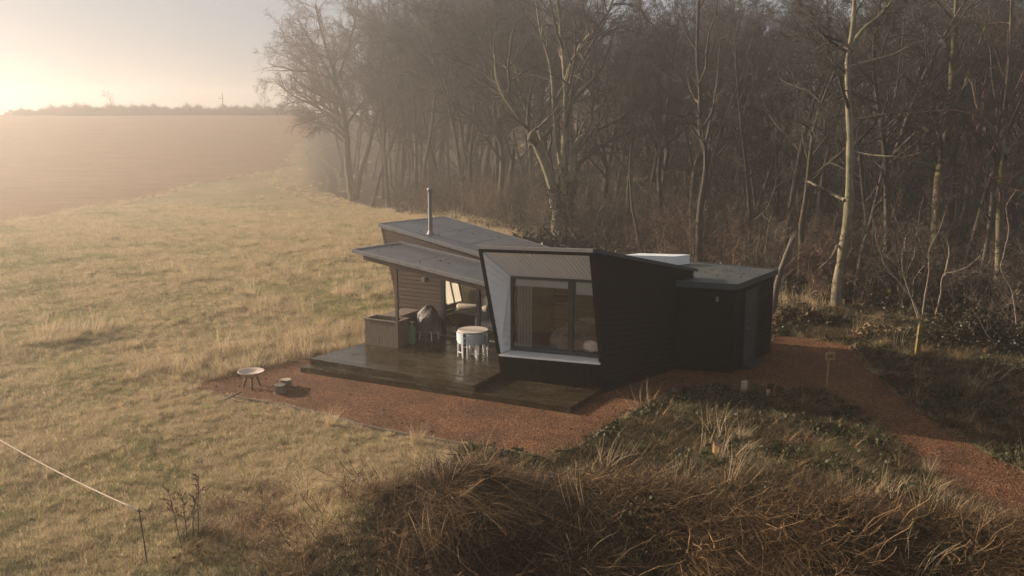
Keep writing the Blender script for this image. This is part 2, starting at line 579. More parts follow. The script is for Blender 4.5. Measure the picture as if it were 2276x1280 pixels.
# --- bedroom box: front face F(s,t) between leaning corners
TL, TR_, BR, BL = A3(-3.12, 1.18, 3.64), A3(0.0, 1.27, 3.74), A3(0.17, 1.84, 0.0), A3(-2.54, 1.43, 0.0)
RB0, RB1 = A3(1.30, 5.70, 0.0), A3(1.27, 5.62, 2.64)
LB0, LB1 = A3(-2.75, 5.4, 0.0), A3(-3.1, 5.4, 2.62)
def Fp(s, t):
    return lerp(lerp(BL, BR, s), lerp(TL, TR_, s), t)
s0, s1, t0, t1 = 0.034, 0.975, 0.222, 0.958
nF0 = np.cross(BR - BL, TL - BL); nF0 /= np.linalg.norm(nF0)
I = {k: Fp(*v) for k, v in dict(tl=(s0, t1), tr=(s1, t1), bl=(s0, t0), br=(s1, t0)).items()}
IR = {k: v - nF0 * 0.025 for k, v in I.items()}
W = dict(tl=A3(-2.57, 1.96, 2.79), tr=A3(-0.02, 2.34, 2.80), bl=A3(-2.57, 1.96, 0.80), br=A3(-0.02, 2.34, 0.78))

mb = MB()
nF = np.cross(BR - BL, TL - BL); nF /= np.linalg.norm(nF)
def beam(a, b, c, d, depth=0.16):
    """front face quad pushed back by depth"""
    k = nF * -depth
    mb.hexa([a + k, b + k, b, a, d + k, c + k, c, d])
beam(Fp(0, t1), Fp(1, t1), Fp(1, 1), Fp(0, 1))
beam(Fp(0, t0), Fp(s0, t0), Fp(s0, t1), Fp(0, t1))
beam(Fp(s1, t0), Fp(1, t0), Fp(1, t1), Fp(s1, t1))
mb.build("front_frame", M_black, cabin)
mb = MB()
n_ = 17
for i in range(n_):
    a, b = i / n_ + 0.002, (i + 1) / n_ - 0.002
    mb.slab([Fp(a, 0.0), Fp(b, 0.0), Fp(b, t0 - 0.006), Fp(a, t0 - 0.006)], 0.05)
mb.slab([Fp(0.01, 0.0) - nF * 0.03, Fp(0.99, 0.0) - nF * 0.03, Fp(0.99, t0 - 0.01) - nF * 0.03, Fp(0.01, t0 - 0.01) - nF * 0.03], 0.05)
mb.build("plinth_panel", M_black, cabin)
# side walls of lapped boards
mb = MB()
mb.boards(BR, RB0, RB1 + A3(0, 0, 0.05), TR_ - A3(0, 0, 0.01), 23, 0.022, 0.03, 0.006)
k = A3(-0.05, 0.014, 0)
mb.slab([BR + k, RB0 + k, RB1 + k, TR_ + k - A3(0, 0, 0.03)], 0.05)
mb.build("bedroom_side_wall", M_black, cabin)
mb = MB()
mb.slab([LB0, BL + A3(0.0, 0.1, 0), TL + A3(0.02, 0.1, -0.02), LB1], 0.025)
mb.build("bedroom_side_wall", M_black, cabin)
# flared recess: boards of the reveals, soffit and sill
mb = MB()
mb.boards(IR["bl"], W["bl"], W["tl"], IR["tl"], 12, 0.015, 0.02)
k = A3(-0.035, 0, 0)
mb.slab([IR["bl"] + k, W["bl"] + k, W["tl"] + k, IR["tl"] + k], 0.02)
mb.build("window_reveal", M_white, cabin)
mb = MB()
mb.boards(W["br"], IR["br"], IR["tr"], W["tr"], 12, 0.008, 0.02)
mb.build("window_reveal", M_white, cabin)
mb = MB()
mb.boards(IR["tl"], W["tl"], W["tr"], IR["tr"], 24, 0.02, 0.02)
k = A3(0, 0, 0.035)
mb.slab([IR["tl"] + k, W["tl"] + k, W["tr"] + k, IR["tr"] + k], 0.02)
mb.build("soffit", M_white, cabin)
mb = MB()
k = nF * 0.05
mb.slab([I["bl"] + k + A3(-0.04, 0, 0), I["br"] + k + A3(0.03, 0, 0), W["br"] + A3(0, 0, -0.012), W["bl"] + A3(0, 0, -0.012)], 0.045)
mb.build("window_sill", M_sill, cabin)
# bedroom window
def wq(s, t): return lerp(lerp(W["bl"], W["br"], s), lerp(W["tl"], W["tr"], s), t)
nW = np.cross(W["br"] - W["bl"], W["tl"] - W["bl"]); nW /= np.linalg.norm(nW)
def wbar(mb, sa, ta, sb, tb, d=0.07, out=0.02):
    k, o_ = nW * -d, nW * out
    mb.hexa([wq(sa, ta) + k, wq(sb, ta) + k, wq(sb, ta) + o_, wq(sa, ta) + o_, wq(sa, tb) + k, wq(sb, tb) + k, wq(sb, tb) + o_, wq(sa, tb) + o_])
win = empty("window", (0, 0, 0)); win.parent = cabin
SM = 0.635
mb = MB()
wbar(mb, 0, 0, 1, 0.045); wbar(mb, 0, 0.965, 1, 1)
wbar(mb, 0, 0.045, 0.024, 0.965); wbar(mb, 0.976, 0.045, 1, 0.965); wbar(mb, SM - 0.026, 0.045, SM + 0.026, 0.965)
mb.build("window_frame", M_frame, win)
mb = MB()
for a, b in ((0.024, SM - 0.026), (SM + 0.026, 0.976)):
    mb.quad(wq(a, 0.045) - nW * 0.03, wq(b, 0.045) - nW * 0.03, wq(b, 0.965) - nW * 0.03, wq(a, 0.965) - nW * 0.03)
mb.build("pane", M_glass, win)
# bedroom room shell
mb = MB()
mb.boards(A3(-2.65, 4.9, 0.3), A3(-2.5, 2.1, 0.3), A3(-2.5, 2.1, 2.9), A3(-2.65, 4.9, 2.45), 16, 0.01, 0.02)
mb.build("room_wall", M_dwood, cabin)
mb = MB()
mb.boards(A3(-2.65, 4.9, 0.3), A3(1.0, 4.9, 0.3), A3(1.0, 4.9, 2.5), A3(-2.65, 4.9, 2.5), 16, 0.01, 0.02)
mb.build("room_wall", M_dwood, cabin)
mb = MB(); mb.slab([A3(-2.6, 2.02, 0.45), A3(0.05, 2.4, 0.45), A3(1.0, 4.9, 0.45), A3(-2.65, 4.9, 0.45)], 0.04)
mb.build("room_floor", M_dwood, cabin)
mb = MB()
mb.box(-1.15, -1.05, 4.80, 4.86, 0.5, 2.3); mb.box(-0.35, -0.25, 4.80, 4.86, 0.5, 2.3); mb.box(-1.05, -0.35, 4.80, 4.86, 2.2, 2.3)
mb.build("door_lining", M_sill, cabin)
# bedroom roof
mb = MB()
u = A3(0, 0, 0.012)
Q = [TL + u + nF * 0.03, TR_ + u + nF * 0.03 + A3(0.03, 0, 0), RB1 + A3(0.05, 0.1, 0.07), LB1 + A3(-0.03, 0.1, 0.07)]
mb.slab(Q, 0.05)
rf = mb.build("bedroom_roof", M_roof, cabin)
mb = MB()
def edge_strip(mb, a, b, h=0.075, w_=0.05, up=0.012, side=None):
    a, b = np.array(a, float), np.array(b, float)
    t = (b - a) / np.linalg.norm(b - a)
    n = np.cross(t, [0, 0, 1.0]); n /= np.linalg.norm(n)
    z0, z1 = A3(0, 0, -h), A3(0, 0, up)
    mb.hexa([a + z0 + n * w_ / 2, b + z0 + n * w_ / 2, b + z0 - n * w_ / 2, a + z0 - n * w_ / 2, a + z1 + n * w_ / 2, b + z1 + n * w_ / 2, b + z1 - n * w_ / 2, a + z1 - n * w_ / 2])
edge_strip(mb, Q[0], Q[1])
mb.build("roof_trim", M_trim, rf)
mb = MB(); edge_strip(mb, Q[1] + A3(0.02, 0.03, 0), Q[2] + A3(0.02, 0, 0))
mb.build("roof_trim", M_teal, rf)

# --- shed wing with the flat roof
S0, S1, S2, S3 = A3(1.06, 4.86, 0), A3(2.57, 5.12, 0), A3(2.98, 8.03, 0), A3(-2.9, 8.75, 0)
def vwall(name, a, b, z0, z1, n, m, out=1, gap=0.012, par=None):
    a, b = np.array(a, float), np.array(b, float)
    mb = MB()
    Z = lambda z: A3(0, 0, z)
    mb.boards(a + Z(z0), b + Z(z0), b + Z(z1), a + Z(z1), n, 0.02, 0.03, 0.005)
    d = np.cross(b - a, [0, 0, 1.0]); d /= np.linalg.norm(d)
    k = -d * 0.032
    mb.slab([a + Z(z0) + k, b + Z(z0) + k, b + Z(z1) + k, a + Z(z1) + k], 0.06)
    return mb.build(name, m, par or cabin)
vwall("shed_wall", S0, S1, 0.0, 2.38, 18, M_black)
vwall("shed_wall", S1, S2, 0.0, 2.38, 18, M_black)
vwall("shed_wall", S2, S3, 0.0, 2.38, 18, M_black)
mb = MB()
Z = A3(0, 0, 2.47)
RQ = [A3(1.02, 4.80, 0) + Z, S1 + A3(0.06, -0.07, 0) + Z, S2 + A3(0.08, 0.06, 0) + Z, S3 + A3(0, 0.08, 0) + Z, A3(-2.9, 5.9, 0) + Z, A3(1.24, 5.78, 0) + Z]
import bmesh
def poly_slab(name, P, t, m, par):
    bm = bmesh.new()
    top = [bm.verts.new(p) for p in P]; bot = [bm.verts.new(p - A3(0, 0, t)) for p in P]
    bm.faces.new(top); bm.faces.new(bot[::-1])
    n = len(P)
    for i in range(n): bm.faces.new((top[i], bot[i], bot[(i + 1) % n], top[(i + 1) % n]))
    bmesh.ops.recalc_face_normals(bm, faces=bm.faces[:])
    me = D.meshes.new(name); bm.to_mesh(me); bm.free()
    return link(name, me, m, par)
rf = poly_slab("shed_roof", RQ, 0.08, M_roof2, cabin)
mb = MB()
edge_strip(mb, RQ[0], RQ[1], 0.13, 0.05, 0.035); edge_strip(mb, RQ[1] + A3(0, 0.03, 0), RQ[2], 0.13, 0.05, 0.03); edge_strip(mb, RQ[2] - A3(0.03, 0, 0), RQ[3], 0.13, 0.05, 0.025)
mb.build("roof_trim", M_teal, rf)
# shed door on the end wall
e = (S2 - S1) / np.linalg.norm(S2 - S1); en = A3(e[1], -e[0], 0)
door = empty("door", (0, 0, 0)); door.parent = cabin
def ebox(mb, d0, d1, z0, z1, o0, o1):
    P = [S1 + e * d0 + en * o0, S1 + e * d0 + en * o1, S1 + e * d1 + en * o1, S1 + e * d1 + en * o0]
    mb.hexa([p + A3(0, 0, z0) for p in P] + [p + A3(0, 0, z1) for p in P])
mb = MB(); ebox(mb, 0.72, 1.56, 0.14, 2.14, 0.0, 0.03); mb.build("door_leaf", M_door, door)
mb = MB(); ebox(mb, 0.65, 0.72, 0.12, 2.2, 0, 0.05); ebox(mb, 1.56, 1.63, 0.12, 2.2, 0, 0.05); ebox(mb, 0.72, 1.56, 2.14, 2.2, 0, 0.05); mb.build("door_frame", M_door, door)
mb = MB()
p = S1 + e * 0.82 + en * 0.03 + A3(0, 0, 1.13)
mb.tube([p, p + en * 0.05], 0.02); mb.tube([p + en * 0.05 - e * 0.01, p + en * 0.05 + e * 0.12], 0.011)
mb.build("handle", M_steel, door)
mb = MB(); ebox(mb, 0.6, 1.68, 0.0, 0.12, 0.0, 0.28); mb.build("door_step", M_door, door)
# lamp on the shed wall
p = loc(gz(1592, 651, 0)); 
q = lerp(S0, S1, 0.70) + A3(0, 0, 2.07); dn = A3((S1 - S0)[1], -(S1 - S0)[0], 0); dn /= np.linalg.norm(dn)
lamp = empty("wall_lamp", (0, 0, 0)); lamp.parent = cabin
mb = MB(); mb.tube([q, q + dn * 0.07], 0.035, 10); mb.build("lamp_bracket", M_frame, lamp)
mb = MB(); mb.tube([q + dn * 0.1 - A3(0, 0, 0.07), q + dn * 0.1 + A3(0, 0, 0.06)], 0.045, 12); mb.build("lamp_shade", M_steel, lamp)
# roof light
sk = empty("roof_light", (0, 0, 0)); sk.parent = cabin
a, b, c = A3(-1.33, 7.05, 0), A3(0.12, 7.49, 0), A3(0.55, 6.95, 0)
M_upst = simple("white_upstand", (0.72, 0.74, 0.74), (0.80, 0.81, 0.81), 0.35, 4)
d_ = (A3(0.42, 8.05, 0) - b)
P = [a, b, b + d_, a + d_]
mb = MB(); mb.hexa([p + A3(0, 0, 2.47) for p in P] + [p + A3(0, 0, 2.73) for p in P]); mb.build("upstand", M_upst, sk)
cen = sum(P) / 4
P2 = [lerp(cen, p, 1.03) for p in P]
mb = MB(); mb.hexa([p + A3(0, 0, 2.732) for p in P2] + [lerp(cen, p, 0.97) + A3(0, 0, 2.75) for p in P2]); mb.build("dome", M_upst, sk)

# --- living room block
def lz(u): return 3.62 - 0.1895 * (u + 8.3)
FLz, FRu = -8.28, -3.0
LV = 4.2
mb = MB()
def lroof(u, v): return A3(u, v, lz(u))
LQ = [lroof(-8.33, 4.22), lroof(FRu, 4.12), lroof(FRu, 7.2), lroof(-7.93, 7.5)]
mb.slab(LQ, 0.06)
for t in (0.28, 0.52, 0.76):
    p, q = lerp(LQ[0], LQ[1], t), lerp(LQ[3], LQ[2], t)
    k, up_ = A3(0.03, 0, 0.03 * -0.1895), A3(0, 0, 0.004)
    mb.slab([p - k + up_, p + k + up_, q + k + up_, q - k + up_], 0.012)
lr = mb.build("living_room_roof", M_roof, cabin)
mb = MB(); edge_strip(mb, LQ[0], LQ[1], 0.09, 0.05, 0.015); edge_strip(mb, LQ[3], LQ[0] + A3(0, 0.03, 0), 0.09, 0.05, 0.012); edge_strip(mb, LQ[2], LQ[3], 0.09, 0.05, 0.01)
mb.build("roof_trim", M_trim, lr)
def cz(u, v=4.2): return 3.09 - 0.142 * (u + 7.78) + 0.015 * (v - 2.2)
# leaning left edge of the front wall
def lu(z): return -7.42 - 0.84 * (z - 0.3) / 3.3
def wall_piece(name, ua, ub, za, zb, n, m, lean=False, top=None):
    mb = MB()
    a0 = A3(lu(za) if lean else ua, LV, za); d0 = A3(lu(zb) if lean else ua, LV, zb)
    mb.boards(a0, A3(ub, LV, za), A3(ub, LV, zb), d0, n, 0.022, 0.03, 0.004)
    k = A3(0, 0.034, 0)
    mb.slab([a0 + k, A3(ub, LV, za) + k, A3(ub, LV, zb) + k, d0 + k], 0.1)
    return mb.build(name, m, cabin)
wall_piece("front_wall", 0, -6.10, 0.33, 2.72, 19, M_brown, True)
# upper wall between canopy and living roof (follows both slopes)
mb = MB()
n_ = 6
mb.boards(A3(lu(2.74), LV, 2.74), A3(-6.10, LV, 2.74), A3(-6.10, LV, lz(-6.1) - 0.07), A3(lu(3.55), LV, lz(lu(3.55)) - 0.07), 7, 0.012, 0.03)
mb.boards(A3(-6.09, LV, 2.62), A3(-3.1, LV, 2.34), A3(-3.1, LV, lz(-3.1) - 0.07), A3(-6.09, LV, lz(-6.09) - 0.07), 5, 0.012, 0.03)
mb.slab([A3(-6.09, LV + .035, 2.62), A3(-3.1, LV + .035, 2.34), A3(-3.1, LV + .035, lz(-3.1) - 0.08), A3(lu(3.5), LV + .035, lz(lu(3.5)) - 0.08)], 0.1)
mb.build("upper_wall", M_brown, cabin)
eA, eB, eC, eD = A3(-7.45, LV, 0), A3(-7.02, 7.40, 0), A3(-7.86, 7.44, 3.42), A3(lu(3.55), LV, 3.5)
def Ep(s, t): return lerp(lerp(eB, eA, s), lerp(eC, eD, t * 0 + s), t)     # s: 0 back .. 1 front, t: 0 floor .. 1 top
os0, os1, ot0, ot1 = 0.04, 0.46, 0.21, 0.62
mb = MB()
for (sa, sb, ta, tb_, n) in ((0, 1, 0, ot0, 5), (0, os0, ot0, ot1, 9), (os1, 1, ot0, ot1, 9), (0, 1, ot1, 1, 9)):
    mb.boards(Ep(sa, ta), Ep(sb, ta), Ep(sb, tb_), Ep(sa, tb_), n, 0.014, 0.05)
mb.build("end_wall", M_brown, cabin)
mb = MB(); mb.slab([A3(-7.05, 7.38, 0.3), A3(-3.0, 7.08, 0.3), A3(-3.0, 7.08, 2.6), A3(-7.6, 7.40, 3.3)][::1], 0.08)
mb.build("back_wall", M_room, cabin)
bwin = empty("window", (0, 0, 0)); bwin.parent = cabin
def ebar(mb, sa, ta, sb, tb_, d=0.06):
    k = A3(d, 0, 0)
    q = [Ep(sa, ta), Ep(sb, ta), Ep(sb, tb_), Ep(sa, tb_)]
    mb.hexa([q[0] + k, q[1] + k, q[1] - k * 0.2, q[0] - k * 0.2, q[3] + k, q[2] + k, q[2] - k * 0.2, q[3] - k * 0.2])
mb = MB()
ebar(mb, os0, ot0, os1, ot0 + 0.02); ebar(mb, os0, ot1 - 0.02, os1, ot1)
for s_ in (os0, 0.17, 0.30, os1 - 0.025): ebar(mb, s_, ot0 + 0.02, s_ + 0.025, ot1 - 0.02)
ebar(mb, os0 + 0.025, 0.42, 0.17, 0.44)
mb.build("window_frame", M_frame, bwin)
mb = MB(); mb.quad(Ep(os0, ot0), Ep(os1, ot0), Ep(os1, ot1), Ep(os0, ot1)); mb.build("pane", M_glass, bwin)
mb = MB(); mb.slab([A3(-7.2, LV + 0.06, 0.335), A3(-2.8, LV + 0.06, 0.335), A3(-2.8, 7.05, 0.335), A3(-7.1, 7.35, 0.335)], 0.05); mb.build("room_floor", M_dwood, cabin)
# glazed sliding doors
gd = empty("sliding_door", (0, 0, 0)); gd.parent = cabin
mb = MB()
zt = 2.33
for u_, wd in ((-6.095, 0.13), (-4.85, 0.09), (-3.6, 0.09)): mb.box(u_, u_ + wd, LV - 0.03, LV + 0.07, 0.36, zt)
mb.box(-6.095, -3.1, LV - 0.03, LV + 0.07, zt, zt + 0.08)
mb.build("door_frame", M_frame, gd)
mb = MB(); mb.box(-6.095, -3.1, LV - 0.08, LV + 0.08, 0.33, 0.36); mb.build("threshold", M_trim, gd)
mb = MB(); mb.quad(A3(-4.9, LV + 0.03, 0.36), A3(-3.1, LV + 0.03, 0.36), A3(-3.1, LV + 0.03, zt), A3(-4.9, LV + 0.03, zt)); mb.build("pane", M_glass, gd)

# --- canopy over the deck
CQ = [A3(-7.82, 2.17, cz(-7.82, 2.17)), A3(-2.9, 2.17, cz(-2.9, 2.17)), A3(-2.9, 4.16, cz(-2.9)), A3(-7.5, 4.16, cz(-7.5))]
mb = MB(); mb.slab(CQ, 0.07)
for t in (0.36, 0.7):
    p, q = lerp(CQ[0], CQ[1], t), lerp(CQ[3], CQ[2], t)
    k, up_ = A3(0.025, 0, 0.025 * -0.142), A3(0, 0, 0.004)
    mb.slab([p - k + up_, p + k + up_, q + k + up_, q - k + up_], 0.012)
ca = mb.build("canopy_roof", M_roof, cabin)
mb = MB(); edge_strip(mb, CQ[0], CQ[1], 0.07, 0.05, 0.035); edge_strip(mb, CQ[3], CQ[0] + A3(0, 0.03, 0), 0.07, 0.05, 0.032); edge_strip(mb, CQ[2] + A3(0, -.06, 0), CQ[3] + A3(0.0, -.06, 0), 0.03, 0.12, 0.06)
mb.build("roof_trim", M_trim, ca)
mb = MB()
mb.boards(A3(-7.7, 4.1, cz(-7.7) - 0.09), A3(-2.9, 4.1, cz(-2.9) - 0.09), A3(-2.9, 2.2, cz(-2.9, 2.2) - 0.09), A3(-7.7, 2.2, cz(-7.7, 2.2) - 0.09), 14, 0.01, 0.02)
for v_ in (2.24, 3.9):
    for i in range(1):
        mb.hexa([A3(-7.5, v_, cz(-7.5, v_) - 0.22), A3(-2.95, v_, cz(-2.95, v_) - 0.22), A3(-2.95, v_ + 0.06, cz(-2.95, v_) - 0.22), A3(-7.5, v_ + 0.06, cz(-7.5, v_) - 0.22),
                 A3(-7.5, v_, cz(-7.5, v_) - 0.115), A3(-2.95, v_, cz(-2.95, v_) - 0.115), A3(-2.95, v_ + 0.06, cz(-2.95, v_) - 0.115), A3(-7.5, v_ + 0.06, cz(-7.5, v_) - 0.115)])
mb.build("soffit", M_brown, cabin)
mb = MB(); mb.box(-6.44, -6.36, 2.25, 2.33, 0.33, cz(-6.4, 2.3) - 0.12); mb.build("post", M_brown, cabin)
# wall lamp beside the door
wlp = empty("wall_lamp", (0, 0, 0)); wlp.parent = cabin
mb = MB(); mb.box(-6.6, -6.5, LV - 0.06, LV - 0.031, 1.97, 2.07); mb.build("lamp_bracket", M_frame, wlp)
mb = MB(); mb.box(-6.68, -6.56, LV - 0.17, LV - 0.061, 1.95, 2.1); mb.build("lamp_shade", M_trim, wlp, bevel=0.01)
# flue
fl = onv(957, 520, 5.3); fz = lz(fl[0])
fv = 5.0
for _ in range(20):
    q = onv(957, 521, fv); fv += (q[2] - lz(q[0])) * 2.0
fu = q[0]; fzb = lz(fu)
ch = empty("chimney", (0, 0, 0)); ch.parent = cabin
FH = 1.42
mb = MB(); mb.lathe([(0.066, 0), (0.066, FH)], 16, (fu, fv, fzb - 0.05)); mb.build("flue_pipe", M_steel, ch, smooth=True)
mb = MB(); mb.lathe([(0.13, -0.03), (0.12, 0.02), (0.085, 0.06), (0.08, 0.12), (0.067, 0.13)], 18, (fu, fv, fzb)); mb.build("flashing", M_steel, ch, smooth=True)
mb = MB(); mb.lathe([(0.066, FH - 0.06), (0.085, FH - 0.05), (0.085, FH + 0.03), (0.05, FH + 0.06), (0.0, FH + 0.065)], 16, (fu, fv, fzb - 0.05)); mb.build("cowl", M_steel, ch, smooth=True)

# ------------------------------------------------------------------ deck
def deck_mat():
    m, nt, b = new_mat("wet_decking")
    L = nt.links
    tc = nd(nt, "ShaderNodeTexCoord"); mp = nd(nt, "ShaderNodeMapping"); mp.inputs["Scale"].default_value = (0.7, 7, 7)
    L.new(tc.outputs["Object"], mp.inputs[0])
    n = noise(nt, 1.6, 6, 0.65, mp.outputs[0])
    r = ramp(nt, [(0.3, (0.014, 0.010, 0.005)), (0.5, (0.042, 0.031, 0.015)), (0.7, (0.092, 0.070, 0.040))]); L.new(n.outputs[0], r.inputs[0])
    L.new(r.outputs[0], b.inputs["Base Color"])
    mp2 = nd(nt, "ShaderNodeMapping"); mp2.inputs["Scale"].default_value = (0.6, 1.6, 1)
    L.new(tc.outputs["Object"], mp2.inputs[0])
    n3 = noise(nt, 1.5, 5, 0.6, mp2.outputs[0])
    rr = ramp(nt, [(0.32, 0.10), (0.5, 0.2), (0.68, 0.5)]); L.new(n3.outputs[0], rr.inputs[0]); L.new(rr.outputs[0], b.inputs["Roughness"])
    n4 = noise(nt, 6, 3, 0.5, mp.outputs[0])
    bp = nd(nt, "ShaderNodeBump"); bp.inputs["Strength"].default_value = 0.3; bp.inputs["Distance"].default_value = 0.010
    L.new(n4.outputs[0], bp.inputs["Height"]); L.new(bp.outputs[0], b.inputs["Normal"])
    b.inputs["Specular IOR Level"].default_value = 0.6
    return m
M_deck = deck_mat()
deck = tag(empty("deck", HO, HA), "wet brown timber deck with one low step in front of the cabin", "deck")
def platform(name, P, z, fascia, n):
    a, b, c, d = [A3(*p, z) for p in P]
    mb = MB()
    mb.boards(a, b, c, d, n, 0.020, 0.028, 0.003)
    k = A3(0, 0, -0.029)
    mb.slab([a + k, b + k, c + k, d + k], 0.02)
    o = mb.build(name, M_deck, deck)
    mb = MB()
    for p, q in ((a, b), (b, c), (d, a)):
        t = (q - p) / np.linalg.norm(q - p); nn = A3(t[1], -t[0], 0) * 0.025
        h = A3(0, 0, -fascia); zz = A3(0, 0, -0.03)
        i_ = -nn * 1.2
        mb.hexa([p + h + i_, q + h + i_, q + h + i_ * 0.1, p + h + i_ * 0.1, p + zz + i_, q + zz + i_, q + zz + i_ * 0.1, p + zz + i_ * 0.1])
    mb.build("fascia", M_deck, o)
    return o
platform("upper_platform", [(-7.92, 0.22), (-2.58, 0.02), (-2.58, LV + 0.05), (-7.40, LV + 0.05)], 0.32, 0.17, 30)
platform("lower_step", [(-7.98, -0.13), (0.06, -0.08), (0.13, 1.84), (-7.8, 0.75)], 0.155, 0.155, 13)

# ------------------------------------------------------------------ things on the deck and yard
M_plank = simple("weathered_planks", (0.10, 0.075, 0.052), (0.20, 0.155, 0.115), 0.8, 4, (6, 6, 0.8), 0.3, 20, dist=0.004)
M_iron = simple("dark_iron", (0.02, 0.018, 0.016), (0.045, 0.036, 0.03), 0.55, 12)
M_cover = simple("crumpled_cover", (0.045, 0.036, 0.03), (0.13, 0.105, 0.085), 0.65, 5, (1, 1, 1), 0.5, 8, dist=0.03)
M_chair = simple("blue_grey_weave", (0.42, 0.47, 0.50), (0.55, 0.59, 0.61), 0.6, 30, (1, 1, 6), 0.2, 60, dist=0.003)
M_leg = simple("white_paint", (0.68, 0.67, 0.65), (0.78, 0.77, 0.75), 0.5, 10)
M_top = simple("pale_table_top", (0.50, 0.43, 0.36), (0.62, 0.55, 0.48), 0.5, 3, (8, 1, 1), 0.1)
M_green = simple("green_enamel", (0.10, 0.18, 0.10), (0.15, 0.24, 0.14), 0.5, 6)
M_rust = simple("pink_rusted_bowl", (0.40, 0.31, 0.255), (0.54, 0.43, 0.36), 0.65, 7, (1, 1, 1), 0.2)
M_bark0 = simple("cut_log_bark", (0.10, 0.075, 0.05), (0.21, 0.17, 0.12), 0.9, 9, (1, 1, 0.4), 0.8, 18, dist=0.01)
M_cut = simple("sawn_log_end", (0.30, 0.24, 0.16), (0.42, 0.35, 0.25), 0.8, 14, (1, 1, 1), 0.2)

def hplace(name, u, v, z, rz=0.0):
    return empty(name, wl(u, v, z), HA + rz)

DZ = 0.322
# planter screen: tall plank box wrapping the deck corner
pl = tag(hplace("plank_planter", -6.98, 2.28, DZ), "tall box of weathered planks at the deck's left edge beside the canopy post", "planter")
mb = MB()
n_ = 11
for i in range(n_):
    a, b = -0.56 + 1.12 * i / n_, -0.56 + 1.12 * (i + 1) / n_ - 0.008
    mb.box(a, b, 0.0, 0.025, 0.0, 0.74 + rnd.uniform(-.006, .006))
for i in range(5):
    a, b = 0.03 + 0.58 * i / 5, 0.03 + 0.58 * (i + 1) / 5 - 0.008
    mb.box(0.535, 0.56, a, b, 0.0, 0.74); mb.box(-0.56, -0.535, a, b, 0.0, 0.74)
mb.box(-0.53, 0.53, 0.58, 0.605, 0.0, 0.73)
mb.box(-0.53, 0.53, 0.03, 0.575, 0.0, 0.55)
mb.build("plank_side", M_plank, pl)
mb = MB(); mb.box(-0.59, 0.585, -0.03, 0.05, 0.745, 0.775); mb.box(-0.59, 0.585, 0.56, 0.64, 0.745, 0.775); mb.box(-0.59, -0.51, 0.052, 0.558, 0.745, 0.774); mb.box(0.505, 0.585, 0.052, 0.558, 0.745, 0.774)
mb.build("rim", M_plank, pl)
# log store / bench behind, against the wall
be = tag(hplace("storage_bench", -7.12, 3.55, DZ), "dark storage bench between the plank box and the cabin wall", "bench")
mb = MB()
for i in range(6): mb.box(-0.3, 0.3, -0.62 + i * 0.2, -0.43 + i * 0.2, 0.72, 0.75)
mb.build("lid", M_plank, be)
mb = MB(); mb.boards(A3(0.29, -0.62, 0.0), A3(0.29, 0.56, 0), A3(0.29, 0.56, 0.71), A3(0.29, -0.62, 0.71), 6, 0.008, 0.03); mb.box(-0.28, 0.25, -0.6, 0.55, 0.0, 0.70); mb.build("plank_side", M_plank, be)
# green panel standing beside the planter
gpnl = tag(hplace("gas_bottle", -6.35, 2.98, DZ), "tall narrow pale green gas bottle standing beside the plank box", "gas bottle")
mb = MB(); mb.lathe([(0.0, 0.0), (0.09, 0.0), (0.1, 0.03), (0.1, 0.44), (0.085, 0.52), (0.03, 0.56), (0.03, 0.6)], 18); mb.build("cylinder_body", M_green, gpnl, smooth=True)
mb = MB(); mb.tube([(0, 0, 0.58), (0, 0, 0.66)], 0.02); mb.tube([(-0.04, 0, 0.64), (0.04, 0, 0.64)], 0.012); mb.build("valve", M_steel, gpnl)
# covered barbecue
bq = tag(hplace("barbecue", -6.18, 3.62, DZ), "barbecue on pale legs under a crumpled brown grey cover beside the glass door", "barbecue")
mb = MB()
N1, N2 = 40, 26
for j in range(N2 + 1):
    t = j / N2
    for i in range(N1):
        q = 2 * PI * i / N1
        pr_ = np.interp(t, [0, 0.18, 0.36, 0.55, 0.75, 1.0], [0.02, 0.16, 0.29, 0.33, 0.32, 0.34])
        fold = 0.035 * math.sin(q * 7 + 3 * t) * sst(0.25, 1, t) + 0.02 * math.sin(q * 3 + 9 * t) + 0.012 * math.sin(q * 13 + 17 * t)
        r_ = pr_ + float(fold) * min(1, 3 * t)
        zz = 1.04 - 0.72 * (t ** 1.15) + 0.02 * math.sin(q * 5 + 1) * t + 0.03 * math.sin(q * 2 + 7 * t)
        mb.v.append((r_ * math.cos(q) * 1.05, r_ * math.sin(q) * 0.9, zz))
for j in range(N2):
    for i in range(N1):
        a_, b_ = j * N1 + i, j * N1 + (i + 1) % N1
        mb.f.append((a_, a_ + N1, b_ + N1, b_))
mb.f.append(tuple(range(N1)))
mb.build("cover", M_cover, bq, smooth=True)
for (x_, y_) in ((-0.22, -0.2), (0.22, -0.2), (-0.22, 0.2), (0.22, 0.2)):
    mb = MB(); mb.tube([(x_ * 0.75, y_ * 0.75, 0.5), (x_, y_, 0.0)], 0.016); mb.build("leg", M_leg, bq)
mb = MB(); mb.lathe([(0.0, 0.42), (0.17, 0.48), (0.26, 0.6), (0.26, 0.7)], 20); mb.build("bowl", M_iron, bq, smooth=True)

